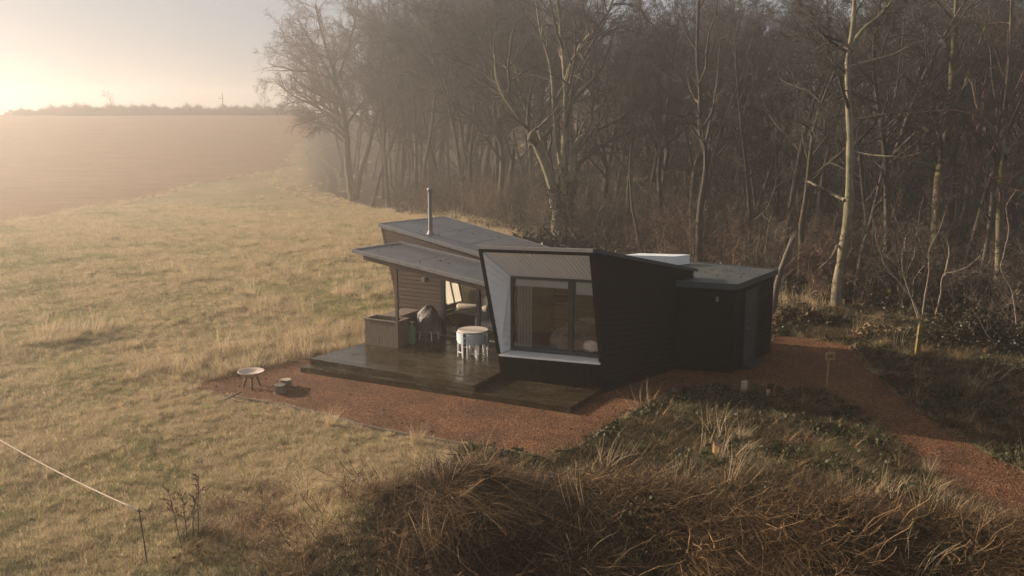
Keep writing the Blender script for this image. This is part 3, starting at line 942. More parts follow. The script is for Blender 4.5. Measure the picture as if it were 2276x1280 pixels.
# round table and its four tucked-in chairs
TU, TVv = -4.06, 2.56
tb = tag(hplace("round_table", TU, TVv, DZ), "round pale topped garden table on the wet deck with curved chairs tucked under it", "table")
mb = MB(); mb.lathe([(0.0, 0.70), (0.41, 0.70), (0.43, 0.71), (0.43, 0.735), (0.42, 0.745), (0.0, 0.745)], 40); mb.build("table_top", M_top, tb)
for k in range(4):
    q = PI / 4 + k * PI / 2
    mb = MB(); mb.tube([(0.30 * math.cos(q), 0.30 * math.sin(q), 0.70), (0.31 * math.cos(q), 0.31 * math.sin(q), 0.0)], 0.022); mb.build("leg", M_leg, tb)
def arc_chair():
    c = empty("curved_chair", (0, 0, 0))
    A0, A1 = math.radians(-39), math.radians(39)
    mb = MB()
    mb.lathe([(0.425, 0.45), (0.455, 0.45), (0.46, 0.68), (0.43, 0.69), (0.425, 0.45)], 12, (0, 0, 0), A0, A1)
    for q in (A0, A1):
        cs, sn = math.cos(q), math.sin(q)
        mb.quad((0.425 * cs, 0.425 * sn, 0.45), (0.455 * cs, 0.455 * sn, 0.45), (0.46 * cs, 0.46 * sn, 0.68), (0.43 * cs, 0.43 * sn, 0.69))
    mb.build("backrest", M_chair, c)
    mb = MB(); mb.lathe([(0.12, 0.40), (0.44, 0.40), (0.445, 0.42), (0.44, 0.455), (0.12, 0.455), (0.12, 0.40)], 10, (0, 0, 0), A0, A1)
    for q in (A0, A1):
        cs, sn = math.cos(q), math.sin(q)
        mb.quad((0.12 * cs, 0.12 * sn, 0.40), (0.44 * cs, 0.44 * sn, 0.40), (0.44 * cs, 0.44 * sn, 0.455), (0.12 * cs, 0.12 * sn, 0.455))
    mb.build("seat", M_chair, c)
    for q, r_ in ((A0 * 0.92, 0.43), (A1 * 0.92, 0.43), (0, 0.435), (0, 0.15)):
        mb = MB(); mb.tube([(r_ * math.cos(q), r_ * math.sin(q), 0.45), (r_ * math.cos(q) * 1.01, r_ * math.sin(q), 0.0)], 0.017); mb.build("leg", M_leg, c)
    mb = MB(); mb.lathe([(0.415, 0.14), (0.435, 0.14), (0.435, 0.16), (0.415, 0.16), (0.415, 0.14)], 10, (0, 0, 0), A0 * 0.9, A1 * 0.9); mb.build("stretcher", M_leg, c)
    return c
ac = arc_chair()
lab = ["blue grey curved garden chair tucked under the round table, its back to the camera",
       "curved garden chair right of the round table, beside the black bedroom box",
       "curved garden chair on the far side of the round table, towards the glass door",
       "curved garden chair tucked in at the left of the round table, nearest the plank box"]
for k in range(4):
    c = ac if k == 0 else copy_tree(ac)
    P = wl(TU, TVv, DZ)
    c.location = P; c.rotation_euler = (0, 0, math.radians(-74) + k * PI / 2)
    tag(c, lab[k], "chair", "curved chairs round the deck table")

# fire pit bowl and log seats
q = gz(560, 862)
fp = tag(empty("fire_bowl", (q[0], q[1], 0.004), 0.3), "shallow pinkish fire bowl on three splayed legs standing on the red gravel", "fire bowl")
mb = MB(); mb.lathe([(0.0, 0.29), (0.16, 0.31), (0.27, 0.37), (0.33, 0.44), (0.34, 0.45), (0.33, 0.455), (0.26, 0.40), (0.12, 0.375), (0.0, 0.37)], 32); mb.build("bowl", M_rust, fp, smooth=True)
for k in range(3):
    t = 2 * PI * k / 3 + 0.5
    mb = MB(); mb.tube([(0.14 * math.cos(t), 0.14 * math.sin(t), 0.32), (0.19 * math.cos(t), 0.19 * math.sin(t), 0.16), (0.25 * math.cos(t), 0.25 * math.sin(t), 0.0)], [0.045, 0.032, 0.026]); mb.build("leg", M_bark0, fp, smooth=True)
for (px, py, r_, h_, rz_, lb) in ((622, 873, 0.155, 0.21, 0.2, "front sawn log seat of two on the gravel beside the fire bowl"), (636, 860, 0.15, 0.2, 1.1, "rear sawn log seat of two, half behind the other near the fire bowl")):
    q = gz(px, py)
    lg = tag(empty("log_seat", (q[0], q[1], 0.004), rz_), lb, "log seat", "log seats by the fire bowl")
    mb = MB()
    N1 = 22
    for (zz, sc) in ((0, 1.06), (h_ * 0.5, 1.0), (h_ * 0.97, 0.99), (h_, 0.95)):
        for i in range(N1):
            t = 2 * PI * i / N1
            rr = r_ * sc * (1 + 0.06 * math.sin(3 * t + rz_) + 0.03 * math.sin(7 * t))
            mb.v.append((rr * math.cos(t), rr * math.sin(t), zz))
    for j in range(3):
        for i in range(N1):
            a_, b_ = j * N1 + i, j * N1 + (i + 1) % N1
            mb.f.append((a_, b_, b_ + N1, a_ + N1))
    top = mb.v[-N1:]
    mb.build("bark", M_bark0, lg)
    m2 = MB(); m2.v = [(x_ * 0.999, y_ * 0.999, z_ + 0.001) for x_, y_, z_ in top]; m2.f = [tuple(range(N1))]; m2.build("sawn_end", M_cut, lg)

# bedroom and living room furniture
M_throw = simple("pinkish_brown_throw", (0.36, 0.27, 0.21), (0.55, 0.44, 0.36), 0.95, 5, (1, 1, 1), 1.0, 9, dist=0.06)
M_linen = simple("cream_linen", (0.60, 0.56, 0.50), (0.70, 0.66, 0.60), 0.9, 6, (1, 1, 1), 0.3, 12)
M_blind = simple("roller_blind_cloth", (0.80, 0.82, 0.81), (0.86, 0.87, 0.86), 0.8, 4)
M_curt = simple("grey_green_curtain", (0.36, 0.38, 0.36), (0.46, 0.48, 0.45), 0.9, 4)
M_pcurt = simple("pale_curtain", (0.62, 0.56, 0.48), (0.72, 0.66, 0.58), 0.9, 4)
M_sofa = simple("cream_sofa_cloth", (0.50, 0.43, 0.35), (0.62, 0.55, 0.46), 0.9, 6, (1, 1, 1), 0.3, 20)
def cushion(mb, c, dx, dy, dz, n=14, puff=1.0, wob=0.0, seed=0):
    """rounded pillow-like solid"""
    base = len(mb.v)
    for j in range(n + 1):
        ph = -PI / 2 + PI * j / n
        for i in range(2 * n):
            th = PI * i / n
            def sp(v, e): return math.copysign(abs(v) ** e, v)
            x_ = sp(math.cos(ph), 0.45) * sp(math.cos(th), 0.45); y_ = sp(math.cos(ph), 0.45) * sp(math.sin(th), 0.45); z_ = sp(math.sin(ph), 0.6)
            k = 1 + wob * (math.sin(5 * x_ * 3 + seed) * math.sin(4 * y_ * 3 + seed * 2) + 0.5 * math.sin(11 * x_ + 9 * y_ + seed))
            mb.v.append((c[0] + dx * x_, c[1] + dy * y_, c[2] + dz * z_ * k))
    for j in range(n):
        for i in range(2 * n):
            a_, b_ = base + j * 2 * n + i, base + j * 2 * n + (i + 1) % (2 * n)
            mb.f.append((a_, b_, b_ + 2 * n, a_ + 2 * n))
bed = tag(hplace("bed", -0.75, 3.35, 0.62), "wide bed with a fluffy pinkish brown throw seen through the large bedroom window", "bed")
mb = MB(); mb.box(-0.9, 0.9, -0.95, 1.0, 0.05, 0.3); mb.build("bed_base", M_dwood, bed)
mb = MB(); cushion(mb, (0, 0, 0.38), 0.92, 0.98, 0.2, 14); mb.build("mattress", M_linen, bed, smooth=True)
mb = MB(); cushion(mb, (0.02, -0.25, 0.44), 1.0, 0.82, 0.27, 34, wob=0.30, seed=1.3); mb.build("throw", M_throw, bed, smooth=True)
for x_ in (-0.42, 0.42):
    mb = MB(); cushion(mb, (x_, 0.74, 0.66), 0.34, 0.17, 0.13, 10); mb.build("pillow", M_linen, bed, smooth=True)
for (a, b, zb, lb) in ((0.045, SM - 0.04, 0.868, "wide white roller blind rolled high behind the left bedroom pane"), (SM + 0.045, 0.97, 0.80, "narrow white roller blind behind the right bedroom pane")):
    p0, p1 = wq(a, 0.955), wq(b, 0.955); q0, q1 = wq(a, zb), wq(b, zb)
    k = -nW * 0.075
    o = tag(hplace("roller_blind", 0, 0, 0), lb, "blind", "white roller blinds of the bedroom window")
    mb = MB(); mb.slab([q0 + k, q1 + k, p1 + k, p0 + k], 0.006); mb.build("blind_cloth", M_blind, o)
    mb = MB(); mb.tube([p0 + k * 1.3, p1 + k * 1.3], 0.03, 10); mb.build("roller", M_sill, o)
    mb = MB(); mb.tube([q0 + k, q1 + k], 0.012, 6); mb.build("hem_bar", M_sill, o)
M_sheer, nt_, b_ = new_mat("sheer_blind_cloth")
b_.inputs["Base Color"].default_value = (0.85, 0.82, 0.76, 1); b_.inputs["Roughness"].default_value = 0.9
tl_ = nd(nt_, "ShaderNodeBsdfTranslucent"); tl_.inputs[0].default_value = (0.9, 0.87, 0.8, 1)
ms_ = nd(nt_, "ShaderNodeMixShader"); ms_.inputs[0].default_value = 0.7
nt_.links.new(b_.outputs[0], ms_.inputs[1]); nt_.links.new(tl_.outputs[0], ms_.inputs[2]); nt_.links.new(ms_.outputs[0], nt_.nodes["Material Output"].inputs[0])
o = tag(hplace("roller_blind", 0, 0, 0), "pale sheer blind glowing in the living room window, seen through the open doors", "blind")
k = A3(0.10, 0, 0)
mb = MB(); mb.slab([Ep(0.03, 0.215) + k, Ep(0.30, 0.215) + k, Ep(0.30, 0.615) + k, Ep(0.03, 0.615) + k], 0.004); mb.build("blind_cloth", M_sheer, o)
mb = MB(); mb.tube([Ep(0.03, 0.62) + k * 1.3, Ep(0.30, 0.62) + k * 1.3], 0.03, 10); mb.build("roller", M_sill, o)
def curtain(name, p, q, z0_, z1_, m, lab_, amp=0.03, folds=6):
    p, q = np.array(p, float), np.array(q, float)
    n = 60
    d = q - p; nn = np.array([-d[1], d[0]]); nn /= np.linalg.norm(nn)
    mb = MB()
    for side in (0, 0.006):
        for zz in (z0_, z1_):
            for i in range(n + 1):
                t = i / n
                r_ = p + d * t + nn * (amp * math.sin(t * folds * 2 * PI) + side)
                mb.v.append((r_[0], r_[1], zz))
    m_ = n + 1
    for s in (0, 2 * m_):
        for i in range(n):
            mb.f.append((s + i, s + i + 1, s + m_ + i + 1, s + m_ + i))
    o = mb.build(name, m, None, smooth=True)
    o.location = HO; o.rotation_euler = (0, 0, HA)
    return tag(o, lab_, "curtain", "curtains inside the bedroom")
curtain("curtain", (-2.46, 2.12), (-2.1, 2.3), 0.5, 2.6, M_curt, "grey green curtain gathered at the left inside the bedroom window", 0.03, 5)
curtain("curtain", (-0.95, 4.7), (-0.72, 4.72), 0.5, 2.25, M_pcurt, "pale narrow curtain hanging at the back of the bedroom, left of the window mullion", 0.02, 3)
curtain("curtain", (0.12, 3.2), (0.3, 3.75), 0.5, 2.4, M_pcurt, "pale pinkish curtain against the right bedroom wall behind the right pane", 0.02, 4)
so = tag(hplace("sofa", -6.1, 6.75, 0.34), "cream cushioned sofa below the living room window, seen through the open doors", "sofa")
mb = MB(); mb.box(-0.8, 1.1, -0.42, 0.4, 0.08, 0.32); mb.build("sofa_base", M_sofa, so, bevel=0.03)
for x_ in (-0.33, 0.62):
    mb = MB(); cushion(mb, (x_, -0.05, 0.42), 0.47, 0.4, 0.12, 10); mb.build("seat_cushion", M_sofa, so, smooth=True)
    mb = MB(); cushion(mb, (x_, 0.3, 0.62), 0.45, 0.11, 0.22, 10); mb.build("back_cushion", M_sofa, so, smooth=True)
cb = tag(hplace("cabinet", -5.78, 5.35, 0.34), "low dark wooden cabinet inside the living room, just behind the glass door", "cabinet")
mb = MB(); mb.box(-0.45, 0.45, -0.2, 0.2, 0.06, 0.50); mb.build("carcass", M_dwood, cb)
mb = MB(); mb.box(-0.48, 0.48, -0.23, 0.23, 0.502, 0.535); mb.build("worktop", M_top, cb)
for x_ in (-0.4, 0.4):
    mb = MB(); mb.box(x_ - 0.03, x_ + 0.03, -0.18, 0.18, 0, 0.06); mb.build("foot", M_iron, cb)
M_leafy = simple("yellow_green_leaf", (0.20, 0.19, 0.04), (0.34, 0.32, 0.08), 0.7, 8)
hp = tag(hplace("potted_plant", -5.98, 4.75, 0.34), "small yellow green potted plant just inside the glass door", "plant")
mb = MB(); mb.lathe([(0, 0), (0.09, 0), (0.12, 0.2), (0.1, 0.2), (0.09, 0.16), (0, 0.16)], 16); mb.build("pot", M_linen, hp)
mb = MB()
for i in range(60):
    q = rnd.uniform(0, 2 * PI); e_ = rnd.uniform(0.3, 1.3); l_ = rnd.uniform(0.25, 0.5)
    d_ = np.array([math.cos(q) * math.cos(e_), math.sin(q) * math.cos(e_), math.sin(e_)]); s_ = np.array([-math.sin(q), math.cos(q), 0]) * 0.03
    p = np.array([0, 0, 0.16]); mb.quad(p, p + d_ * l_ * 0.5 + s_, p + d_ * l_ - np.array([0, 0, 0.06]), p + d_ * l_ * 0.5 - s_)
mb.build("leaves", M_leafy, hp)
ar = tag(hplace("armchair", -4.75, 4.95, 0.34), "pale armchair with a dark cushion inside the right part of the glass doors", "armchair")
mb = MB(); cushion(mb, (0, 0, 0.3), 0.36, 0.36, 0.16, 10); mb.build("seat", M_linen, ar, smooth=True)
mb = MB(); cushion(mb, (0, 0.32, 0.58), 0.36, 0.12, 0.34, 10); mb.build("backrest", M_iron, ar, smooth=True)
for x_ in (-0.36, 0.36):
    mb = MB(); cushion(mb, (x_, 0, 0.4), 0.09, 0.34, 0.2, 8); mb.build("armrest", M_linen, ar, smooth=True)
for x_ in (-0.28, 0.28):
    for y_ in (-0.28, 0.28):
        mb = MB(); mb.tube([(x_, y_, 0.2), (x_, y_, 0)], 0.02); mb.build("leg", M_dwood, ar)
cush = hplace("cushion", -5.75, 6.62, 1.0)
mb = MB(); cushion(mb, (0, 0, 0.0), 0.26, 0.13, 0.2, 10); o = mb.build("cushion_cover", M_linen, cush, smooth=True)
tag(cush, "plump pale cushion on the cream sofa under the window", "cushion")

# rope fence in the lower left
M_rope = simple("pale_rope", (0.55, 0.42, 0.32), (0.68, 0.54, 0.42), 0.8, 40)
M_stake = simple("dark_stake", (0.05, 0.038, 0.028), (0.10, 0.08, 0.06), 0.85, 10)
M_yel = simple("yellow_post_paint", (0.115, 0.075, 0.010), (0.17, 0.11, 0.018), 0.7, 8, (1, 1, 0.5), 0.2)
M_ply = simple("pale_marker_wood", (0.32, 0.24, 0.16), (0.44, 0.34, 0.24), 0.8, 8)
M_tan = simple("orange_brown_wood", (0.22, 0.13, 0.06), (0.34, 0.21, 0.10), 0.8, 8)
b0 = gp(329, 1262)
ptop = at(309, 1134, b0[1])
st = tag(empty("fence_stake", b0), "thin dark leaning metal stake in the rough grass holding the end of the pale rope", "stake")
dd = ptop - b0
mb = MB(); mb.tube([(0, 0, -0.1), dd * 0.5, dd], 0.011, 8); mb.build("rod", M_stake, st)
mb = MB(); mb.tube([dd * 0.985 - A3(0.03, 0, 0), dd * 0.985 + A3(0.03, 0, 0)], 0.012, 6); mb.lathe([(0, 0.03), (0.02, 0.02), (0.02, -0.02), (0.0, -0.03)], 10, dd); mb.build("rope_eye", M_stake, st)
pe = at(-260, 800, b0[1] + 4.2)
pts = [ptop + (pe - ptop) * t + A3(0, 0, -0.22 * 4 * t * (1 - t)) for t in np.linspace(0, 1, 24)]
mb = MB(); mb.tube(pts, 0.011, 8)
o = mb.build("rope", M_rope, None, smooth=True); tag(o, "long pale rope stretched taut from the dark stake out over the meadow", "rope")

# marker stakes round the path
def stake(name, px, py, pxt, pyt, r_, m, lb, cat, box=False):
    b = gz(px, py) if not box else gp(px, py)
    b = gp(px, py); t = at(pxt, pyt, b[1])
    return b, t
b = gp(1836, 872); t = at(1842, 800, b[1])
sg = tag(empty("marker_sign", b), "thin wooden marker stake topped with an open square frame at the path bend", "marker")
mb = MB(); mb.tube([(0, 0, -0.1), t - b], 0.026, 6); mb.build("stake", M_tan, sg)
c = t - b
mb = MB()
for (x0, x1, z0_, z1_) in ((-0.10, 0.15, 0.0, 0.045), (-0.10, 0.15, 0.155, 0.20), (-0.10, -0.055, 0.045, 0.155), (0.105, 0.15, 0.045, 0.155), (0.0, 0.03, 0.2, 0.27)):
    mb.box(c[0] + x0, c[0] + x1, c[1] - 0.02, c[1] + 0.01, c[2] + z0_, c[2] + z1_)
mb.build("square_frame", M_tan, sg)
b = gp(2036, 797); t = at(2046, 724, b[1])
yp = tag(empty("yellow_post", b), "short bright yellow wooden post at the foot of the dark ivy bushes", "post")
d_ = t - b
mb = MB(); s_ = 0.055
mb.hexa([(-s_, -s_, -0.1), (s_, -s_, -0.1), (s_, s_, -0.1), (-s_, s_, -0.1), (d_[0] - s_, d_[1] - s_, d_[2]), (d_[0] + s_, d_[1] - s_, d_[2] - 0.03), (d_[0] + s_, d_[1] + s_, d_[2] - 0.02), (d_[0] - s_, d_[1] + s_, d_[2])])
mb.build("shaft", M_yel, yp, bevel=0.006)
mb = MB(); mb.hexa([(d_[0] * .68 - .058, d_[1] * .68 - .058, d_[2] * .62), (d_[0] * .68 + .058, d_[1] * .68 - .058, d_[2] * .62), (d_[0] * .68 + .058, d_[1] * .68 + .058, d_[2] * .62), (d_[0] * .68 - .058, d_[1] * .68 + .058, d_[2] * .62),
                    (d_[0] * .74 - .058, d_[1] * .74 - .058, d_[2] * .72), (d_[0] * .74 + .058, d_[1] * .74 - .058, d_[2] * .72), (d_[0] * .74 + .058, d_[1] * .74 + .058, d_[2] * .72), (d_[0] * .74 - .058, d_[1] * .74 + .058, d_[2] * .72)])
mb.build("dark_band", M_stake, yp)
for (px, py, pyt, wd, lb) in ((1653, 880, 846, 0.075, "broad pale square topped stub post at the shaded grass edge before the shed"), (1706, 890, 866, 0.035, "narrow pale stub post at the grass edge, right of the broad one")):
    b = gp(px, py); h_ = at(px, pyt, b[1])[2] - b[2]
    o = empty("stub_post", b, 0.3)
    mb = MB(); mb.box(-wd, wd, -0.03, 0.03, -0.1, h_ - 0.02); mb.hexa([(-wd, -.03, h_ - .02), (wd, -.03, h_ - .02), (wd, .03, h_ - .02), (-wd, .03, h_ - .02), (-wd * .8, -.02, h_), (wd * .8, -.02, h_), (wd * .8, .02, h_), (-wd * .8, .02, h_)])
    mb.build("shaft", M_ply, o)
    tag(o, lb, "post", "pale stub posts at the path edge")
b = gp(1597, 1025); h_ = 0.42
o = empty("broken_stump", b, 0.5)
mb = MB()
N1 = 14
for (zz, r_) in ((-0.1, 0.16), (0.1, 0.13), (0.26, 0.115)):
    for i in range(N1):
        t = 2 * PI * i / N1
        mb.v.append((r_ * (1 + .12 * math.sin(3 * t)) * math.cos(t), r_ * math.sin(t), zz + (0.16 * max(0, math.cos(t - 2)) + 0.04 * math.sin(5 * t) if zz > .2 else 0)))
for j in range(2):
    for i in range(N1):
        a_, b_ = j * N1 + i, j * N1 + (i + 1) % N1
        mb.f.append((a_, b_, b_ + N1, a_ + N1))
mb.f.append(tuple(2 * N1 + i for i in range(N1)))
mb.build("stump_wood", M_tan, o)
tag(o, "short orange brown broken stump in the shaded weeds in front of the path", "stump")
b = gp(505, 897)
mb = MB(); mb.tube([(-0.25, 0, 0.03), (-0.05, 0.05, 0.05), (0.12, 0.1, 0.14), (0.3, 0.22, 0.2)], [0.03, 0.035, 0.03, 0.015], 7); mb.tube([(0.05, 0.08, 0.1), (0.2, -0.05, 0.06), (0.32, -0.1, 0.03)], [0.02, 0.014, 0.008], 6)
o = mb.build("fallen_branch", M_bark0, None, smooth=True); o.location = b
tag(o, "small dark fallen branch lying in the meadow below the fire bowl", "branch")
# far telegraph pole and its small board
b = gp(497, 262)
b = at(497, 262, 222.0); b[2] = hz1(b[0], b[1])
tp = tag(empty("telegraph_pole", b), "distant pole with a crosspiece above the hedge on the skyline", "pole")
hh = at(497, 206, 222.0)[2] - b[2]
mb = MB(); mb.tube([(0, 0, 0), (0, 0, hh)], [0.10, 0.07], 8); mb.build("shaft", M_stake, tp)
mb = MB(); mb.box(-1.0, 0.3, -0.05, 0.05, hh * 0.74, hh * 0.765); mb.build("crossarm", M_stake, tp)

# ------------------------------------------------------------------ plants: tubes in bulk
def tubes_np(polys, sides):
    """polys: list of (points (n,3), radii (n,), tone) -> vertices, quads, tone per vertex"""
    by = {}
    for p, r, t in polys:
        by.setdefault(len(p), []).append((p, r, t))
    V, Fa, T = [], [], []
    off = 0
    ang = np.arange(sides) * 2 * PI / sides
    ca, sa = np.cos(ang), np.sin(ang)
    for n, L in by.items():
        P = np.array([q[0] for q in L]); R = np.array([q[1] for q in L]); tn = np.array([q[2] for q in L])
        M = len(L)
        Tg = np.gradient(P, axis=1); Tg /= np.linalg.norm(Tg, axis=2, keepdims=True) + 1e-9
        ref = np.where(np.abs(Tg[:, :1, 2:3]) < 0.85, np.array([0, 0, 1.0]), np.array([1.0, 0, 0]))
        ref = np.repeat(ref, n, 1)
        A = np.cross(Tg, ref); A /= np.linalg.norm(A, axis=2, keepdims=True) + 1e-9
        B = np.cross(Tg, A)
        ring = P[:, :, None, :] + R[:, :, None, None] * (A[:, :, None, :] * ca[None, None, :, None] + B[:, :, None, :] * sa[None, None, :, None])
        V.append(ring.reshape(-1, 3)); T.append(np.repeat(tn, n * sides))
        base = off + (np.arange(M) * n * sides)[:, None, None] + (np.arange(n - 1) * sides)[None, :, None]
        k = np.arange(sides)[None, None, :]; k2 = (k + 1) % sides
        q = np.stack([base + k, base + k2, base + k2 + sides, base + k + sides], -1).reshape(-1, 4)
        Fa.append(q); off += M * n * sides
    return np.concatenate(V), np.concatenate(Fa), np.concatenate(T)

def tube_obj(name, polys, sides, m, parent=None, smooth=True):
    V, Fq, T = tubes_np(polys, sides)
    return link(name, mesh_np(name, V, Fq, T, smooth), m, parent)

def merge_np(parts):
    V, Fa, T = [], [], []
    off = 0
    for v, f, t in parts:
        V.append(v); Fa.append(f + off); T.append(t); off += len(v)
    return np.concatenate(V), np.concatenate(Fa), np.concatenate(T)

def unit(v): return v / (np.linalg.norm(v) + 1e-9)

def grow(rg, p, d, length, r0, n, wig, up, r1=0.25):
    pts = [np.array(p, float)]; d = unit(np.array(d, float))
    st = length / (n - 1)
    for _ in range(n - 1):
        d = unit(d + rg.normal(0, wig, 3) + np.array([0, 0, up]))
        pts.append(pts[-1] + d * st)
    return np.array(pts), np.linspace(r0, r0 * r1, n)

def side_dir(rg, t, ang):
    r = rg.normal(0, 1, 3); a = unit(np.cross(t, r))
    return unit(t * math.cos(ang) + a * math.sin(ang))

CFG = dict(n=(11, 8, 6, 5, 4), wig=(0.05, 0.14, 0.17, 0.2, 0.22), up=(0.02, 0.05, 0.035, 0.02, 0.0))
def sprout(rg, lev, pts, rad, out, counts, lens, t0, ang, maxlev, spread_up=1.0):
    """children of a limb, and theirs in turn"""
    if lev > maxlev: return
    n = counts[lev]
    k = len(pts) - 1
    L = float(np.linalg.norm(np.diff(pts, axis=0), axis=1).sum())
    for i in range(n):
        t = t0[lev] + (1 - t0[lev]) * (i + rg.uniform(0.1, 0.9)) / n
        f = t * k; j = min(int(f), k - 1); w_ = f - j
        p = pts[j] * (1 - w_) + pts[j + 1] * w_
        tg = unit(pts[j + 1] - pts[j]); r = rad[j] * (1 - w_) + rad[j + 1] * w_
        d = side_dir(rg, tg, math.radians(rg.normal(ang[lev], 9)))
        ln = L * lens[lev] * rg.uniform(0.7, 1.25) * (1.1 - 0.55 * t)
        cp, cr = grow(rg, p, d, ln, max(r * rg.uniform(0.5, 0.72), 0.006), CFG["n"][lev], CFG["wig"][lev], CFG["up"][lev] * spread_up, 0.3)
        cr = np.maximum(cr, 0.0065)
        out[lev].append((cp, cr, rg.uniform()))
        sprout(rg, lev + 1, cp, cr, out, counts, lens, t0, ang, maxlev, spread_up)

M_bark = plant_mat("grey_bark", [(0.03, 0.025, 0.019), (0.05, 0.042, 0.032), (0.085, 0.072, 0.055), (0.048, 0.046, 0.03)], 0.9)
M_twig = plant_mat("brown_twigs", [(0.026, 0.021, 0.015), (0.042, 0.034, 0.024), (0.060, 0.046, 0.033), (0.05, 0.044, 0.028)], 0.85)
M_twigr = plant_mat("reddish_twigs", [(0.08, 0.045, 0.03), (0.12, 0.068, 0.046), (0.16, 0.098, 0.066)], 0.85)
M_pale = plant_mat("pale_brush_stems", [(0.09, 0.064, 0.045), (0.15, 0.11, 0.078), (0.21, 0.165, 0.12), (0.10, 0.065, 0.046)], 0.85)
def bark_tex(name, dark, mid, pale):
    m, nt, b = new_mat(name)
    L = nt.links
    pos = nd(nt, "ShaderNodeTexCoord").outputs["Object"]
    mp = nd(nt, "ShaderNodeMapping"); mp.inputs["Scale"].default_value = (1, 1, 0.3); L.new(pos, mp.inputs[0])
    n1 = noise(nt, 7, 6, 0.7, mp.outputs[0]); n2 = noise(nt, 1.1, 4, 0.6, pos)
    r = ramp(nt, [(0.28, dark), (0.5, mid), (0.72, pale)]); L.new(n1.outputs[0], r.inputs[0])
    g = ramp(nt, [(0.45, (0.8, 0.8, 0.72)), (0.62, (0.62, 0.68, 0.40))]); L.new(n2.outputs[0], g.inputs[0])
    L.new(mix(nt, 1.0, r.outputs[0], g.outputs[0], 'MULTIPLY'), b.inputs["Base Color"])
    b.inputs["Roughness"].default_value = 0.9; b.inputs["Specular IOR Level"].default_value = 0.2
    bp = nd(nt, "ShaderNodeBump"); bp.inputs["Strength"].default_value = 0.8; bp.inputs["Distance"].default_value = 0.03
    L.new(n1.outputs[0], bp.inputs["Height"]); L.new(bp.outputs[0], b.inputs["Normal"])
    return m
M_trunk = bark_tex("mossy_trunk_bark", (0.05, 0.04, 0.03), (0.14, 0.115, 0.085), (0.25, 0.21, 0.16))
M_birch = bark_tex("pale_trunk_bark", (0.05, 0.042, 0.032), (0.21, 0.18, 0.14), (0.34, 0.30, 0.245))

def crown_mesh(name, out, levels, parent, m, sides=(8, 6, 4, 3, 3), mesh_only=False):
    parts = [tubes_np(out[l], sides[l]) for l in levels if out[l]]
    V, Fq, T = merge_np(parts)
    return link(name, mesh_np(name, V, Fq, T, True), m, parent)

def make_tree(seed, H, r0, counts, lens, t0, ang, lean=(0, 0), twig=None, name="bare_tree", wig=None):
    rg = np.random.default_rng(seed)
    root = empty(name, (0, 0, 0))
    d = unit(np.array([lean[0], lean[1], 1.0]))
    tp, tr = grow(rg, (0, 0, -0.15), d, H, r0, 12, 0.075 if wig is None else wig, 0.03, 0.16)
    tr[0] *= 1.35
    out = {1: [], 2: [], 3: [], 4: []}
    sprout(rg, 1, tp, tr, out, counts, lens, t0, ang, 4)
    V, Fq, T = merge_np([tubes_np([(tp, tr, 0.5)], 10), tubes_np(out[1], 6)])
    link("trunk", mesh_np("trunk", V, Fq, T, True), M_bark, root)
    crown_mesh("crown", out, (2, 3, 4), root, twig or M_twig)
    return root

# leaf-bearing things
def leaf_quads(rg, C, size, flat=0.0, tone=None, jit=0.5):
    """one leaf (folded quad) at each centre"""
    n = len(C)
    d = rg.normal(0, 1, (n, 3)); d[:, 2] *= (1 - flat); d /= np.linalg.norm(d, axis=1)[:, None]
    e = rg.normal(0, 1, (n, 3)); e[:, 2] *= (1 - flat); e = np.cross(d, e); e /= np.linalg.norm(e, axis=1)[:, None] + 1e-9
    s = size * rg.uniform(1 - jit, 1 + jit, (n, 1))
    V = np.stack([C - d * s * 0.5, C + e * s * 0.42, C + d * s * 0.62, C - e * s * 0.42], 1).reshape(-1, 3)
    Fq = np.arange(4 * n).reshape(n, 4)
    t = np.repeat(rg.uniform(0, 1, n) if tone is None else tone, 4)
    return V, Fq, t
M_ivy = plant_mat("ivy_leaves", [(0.012, 0.014, 0.006), (0.024, 0.025, 0.011), (0.044, 0.040, 0.017), (0.080, 0.066, 0.028)], 0.5, 0.15)
M_dead = plant_mat("leaf_litter", [(0.04, 0.026, 0.014), (0.08, 0.052, 0.026), (0.14, 0.095, 0.045), (0.22, 0.165, 0.08)], 0.85, 0.1)

# ------------------------------------------------------------------ the wood
EDGE = ([-40, -30, -18.5, 2.5, 11.7, 16, 30], [152, 132, 110, 51, 35.5, 31.5, 22])
protos = []
specs = [
    (11, 13.5, 0.17, (0, 14, 7, 6, 7), (0, 0.34, 0.5, 0.5, 0.5), (0, 0.38, 0.25, 0.2, 0.15), (0, 48, 44, 42, 40)),
    (12, 15.0, 0.20, (0, 16, 7, 6, 7), (0, 0.30, 0.5, 0.5, 0.5), (0, 0.42, 0.25, 0.2, 0.15), (0, 44, 44, 42, 40)),
    (13, 12.5, 0.14, (0, 13, 7, 6, 7), (0, 0.36, 0.5, 0.5, 0.5), (0, 0.30, 0.25, 0.2, 0.15), (0, 52, 46, 42, 40)),
    (14, 14.5, 0.22, (0, 14, 8, 6, 7), (0, 0.42, 0.5, 0.5, 0.48), (0, 0.25, 0.25, 0.2, 0.15), (0, 42, 44, 42, 40)),
    (15, 11.0, 0.10, (0, 12, 5, 6, 4), (0, 0.34, 0.5, 0.5, 0.5), (0, 0.22, 0.2, 0.2, 0.15), (0, 46, 44, 42, 40)),
    (16, 13.0, 0.15, (0, 12, 7, 7, 7), (0, 0.42, 0.55, 0.5, 0.5), (0, 0.35, 0.2, 0.2, 0.15), (0, 40, 46, 44, 40)),
]
for sp in specs:
    protos.append(make_tree(*sp))
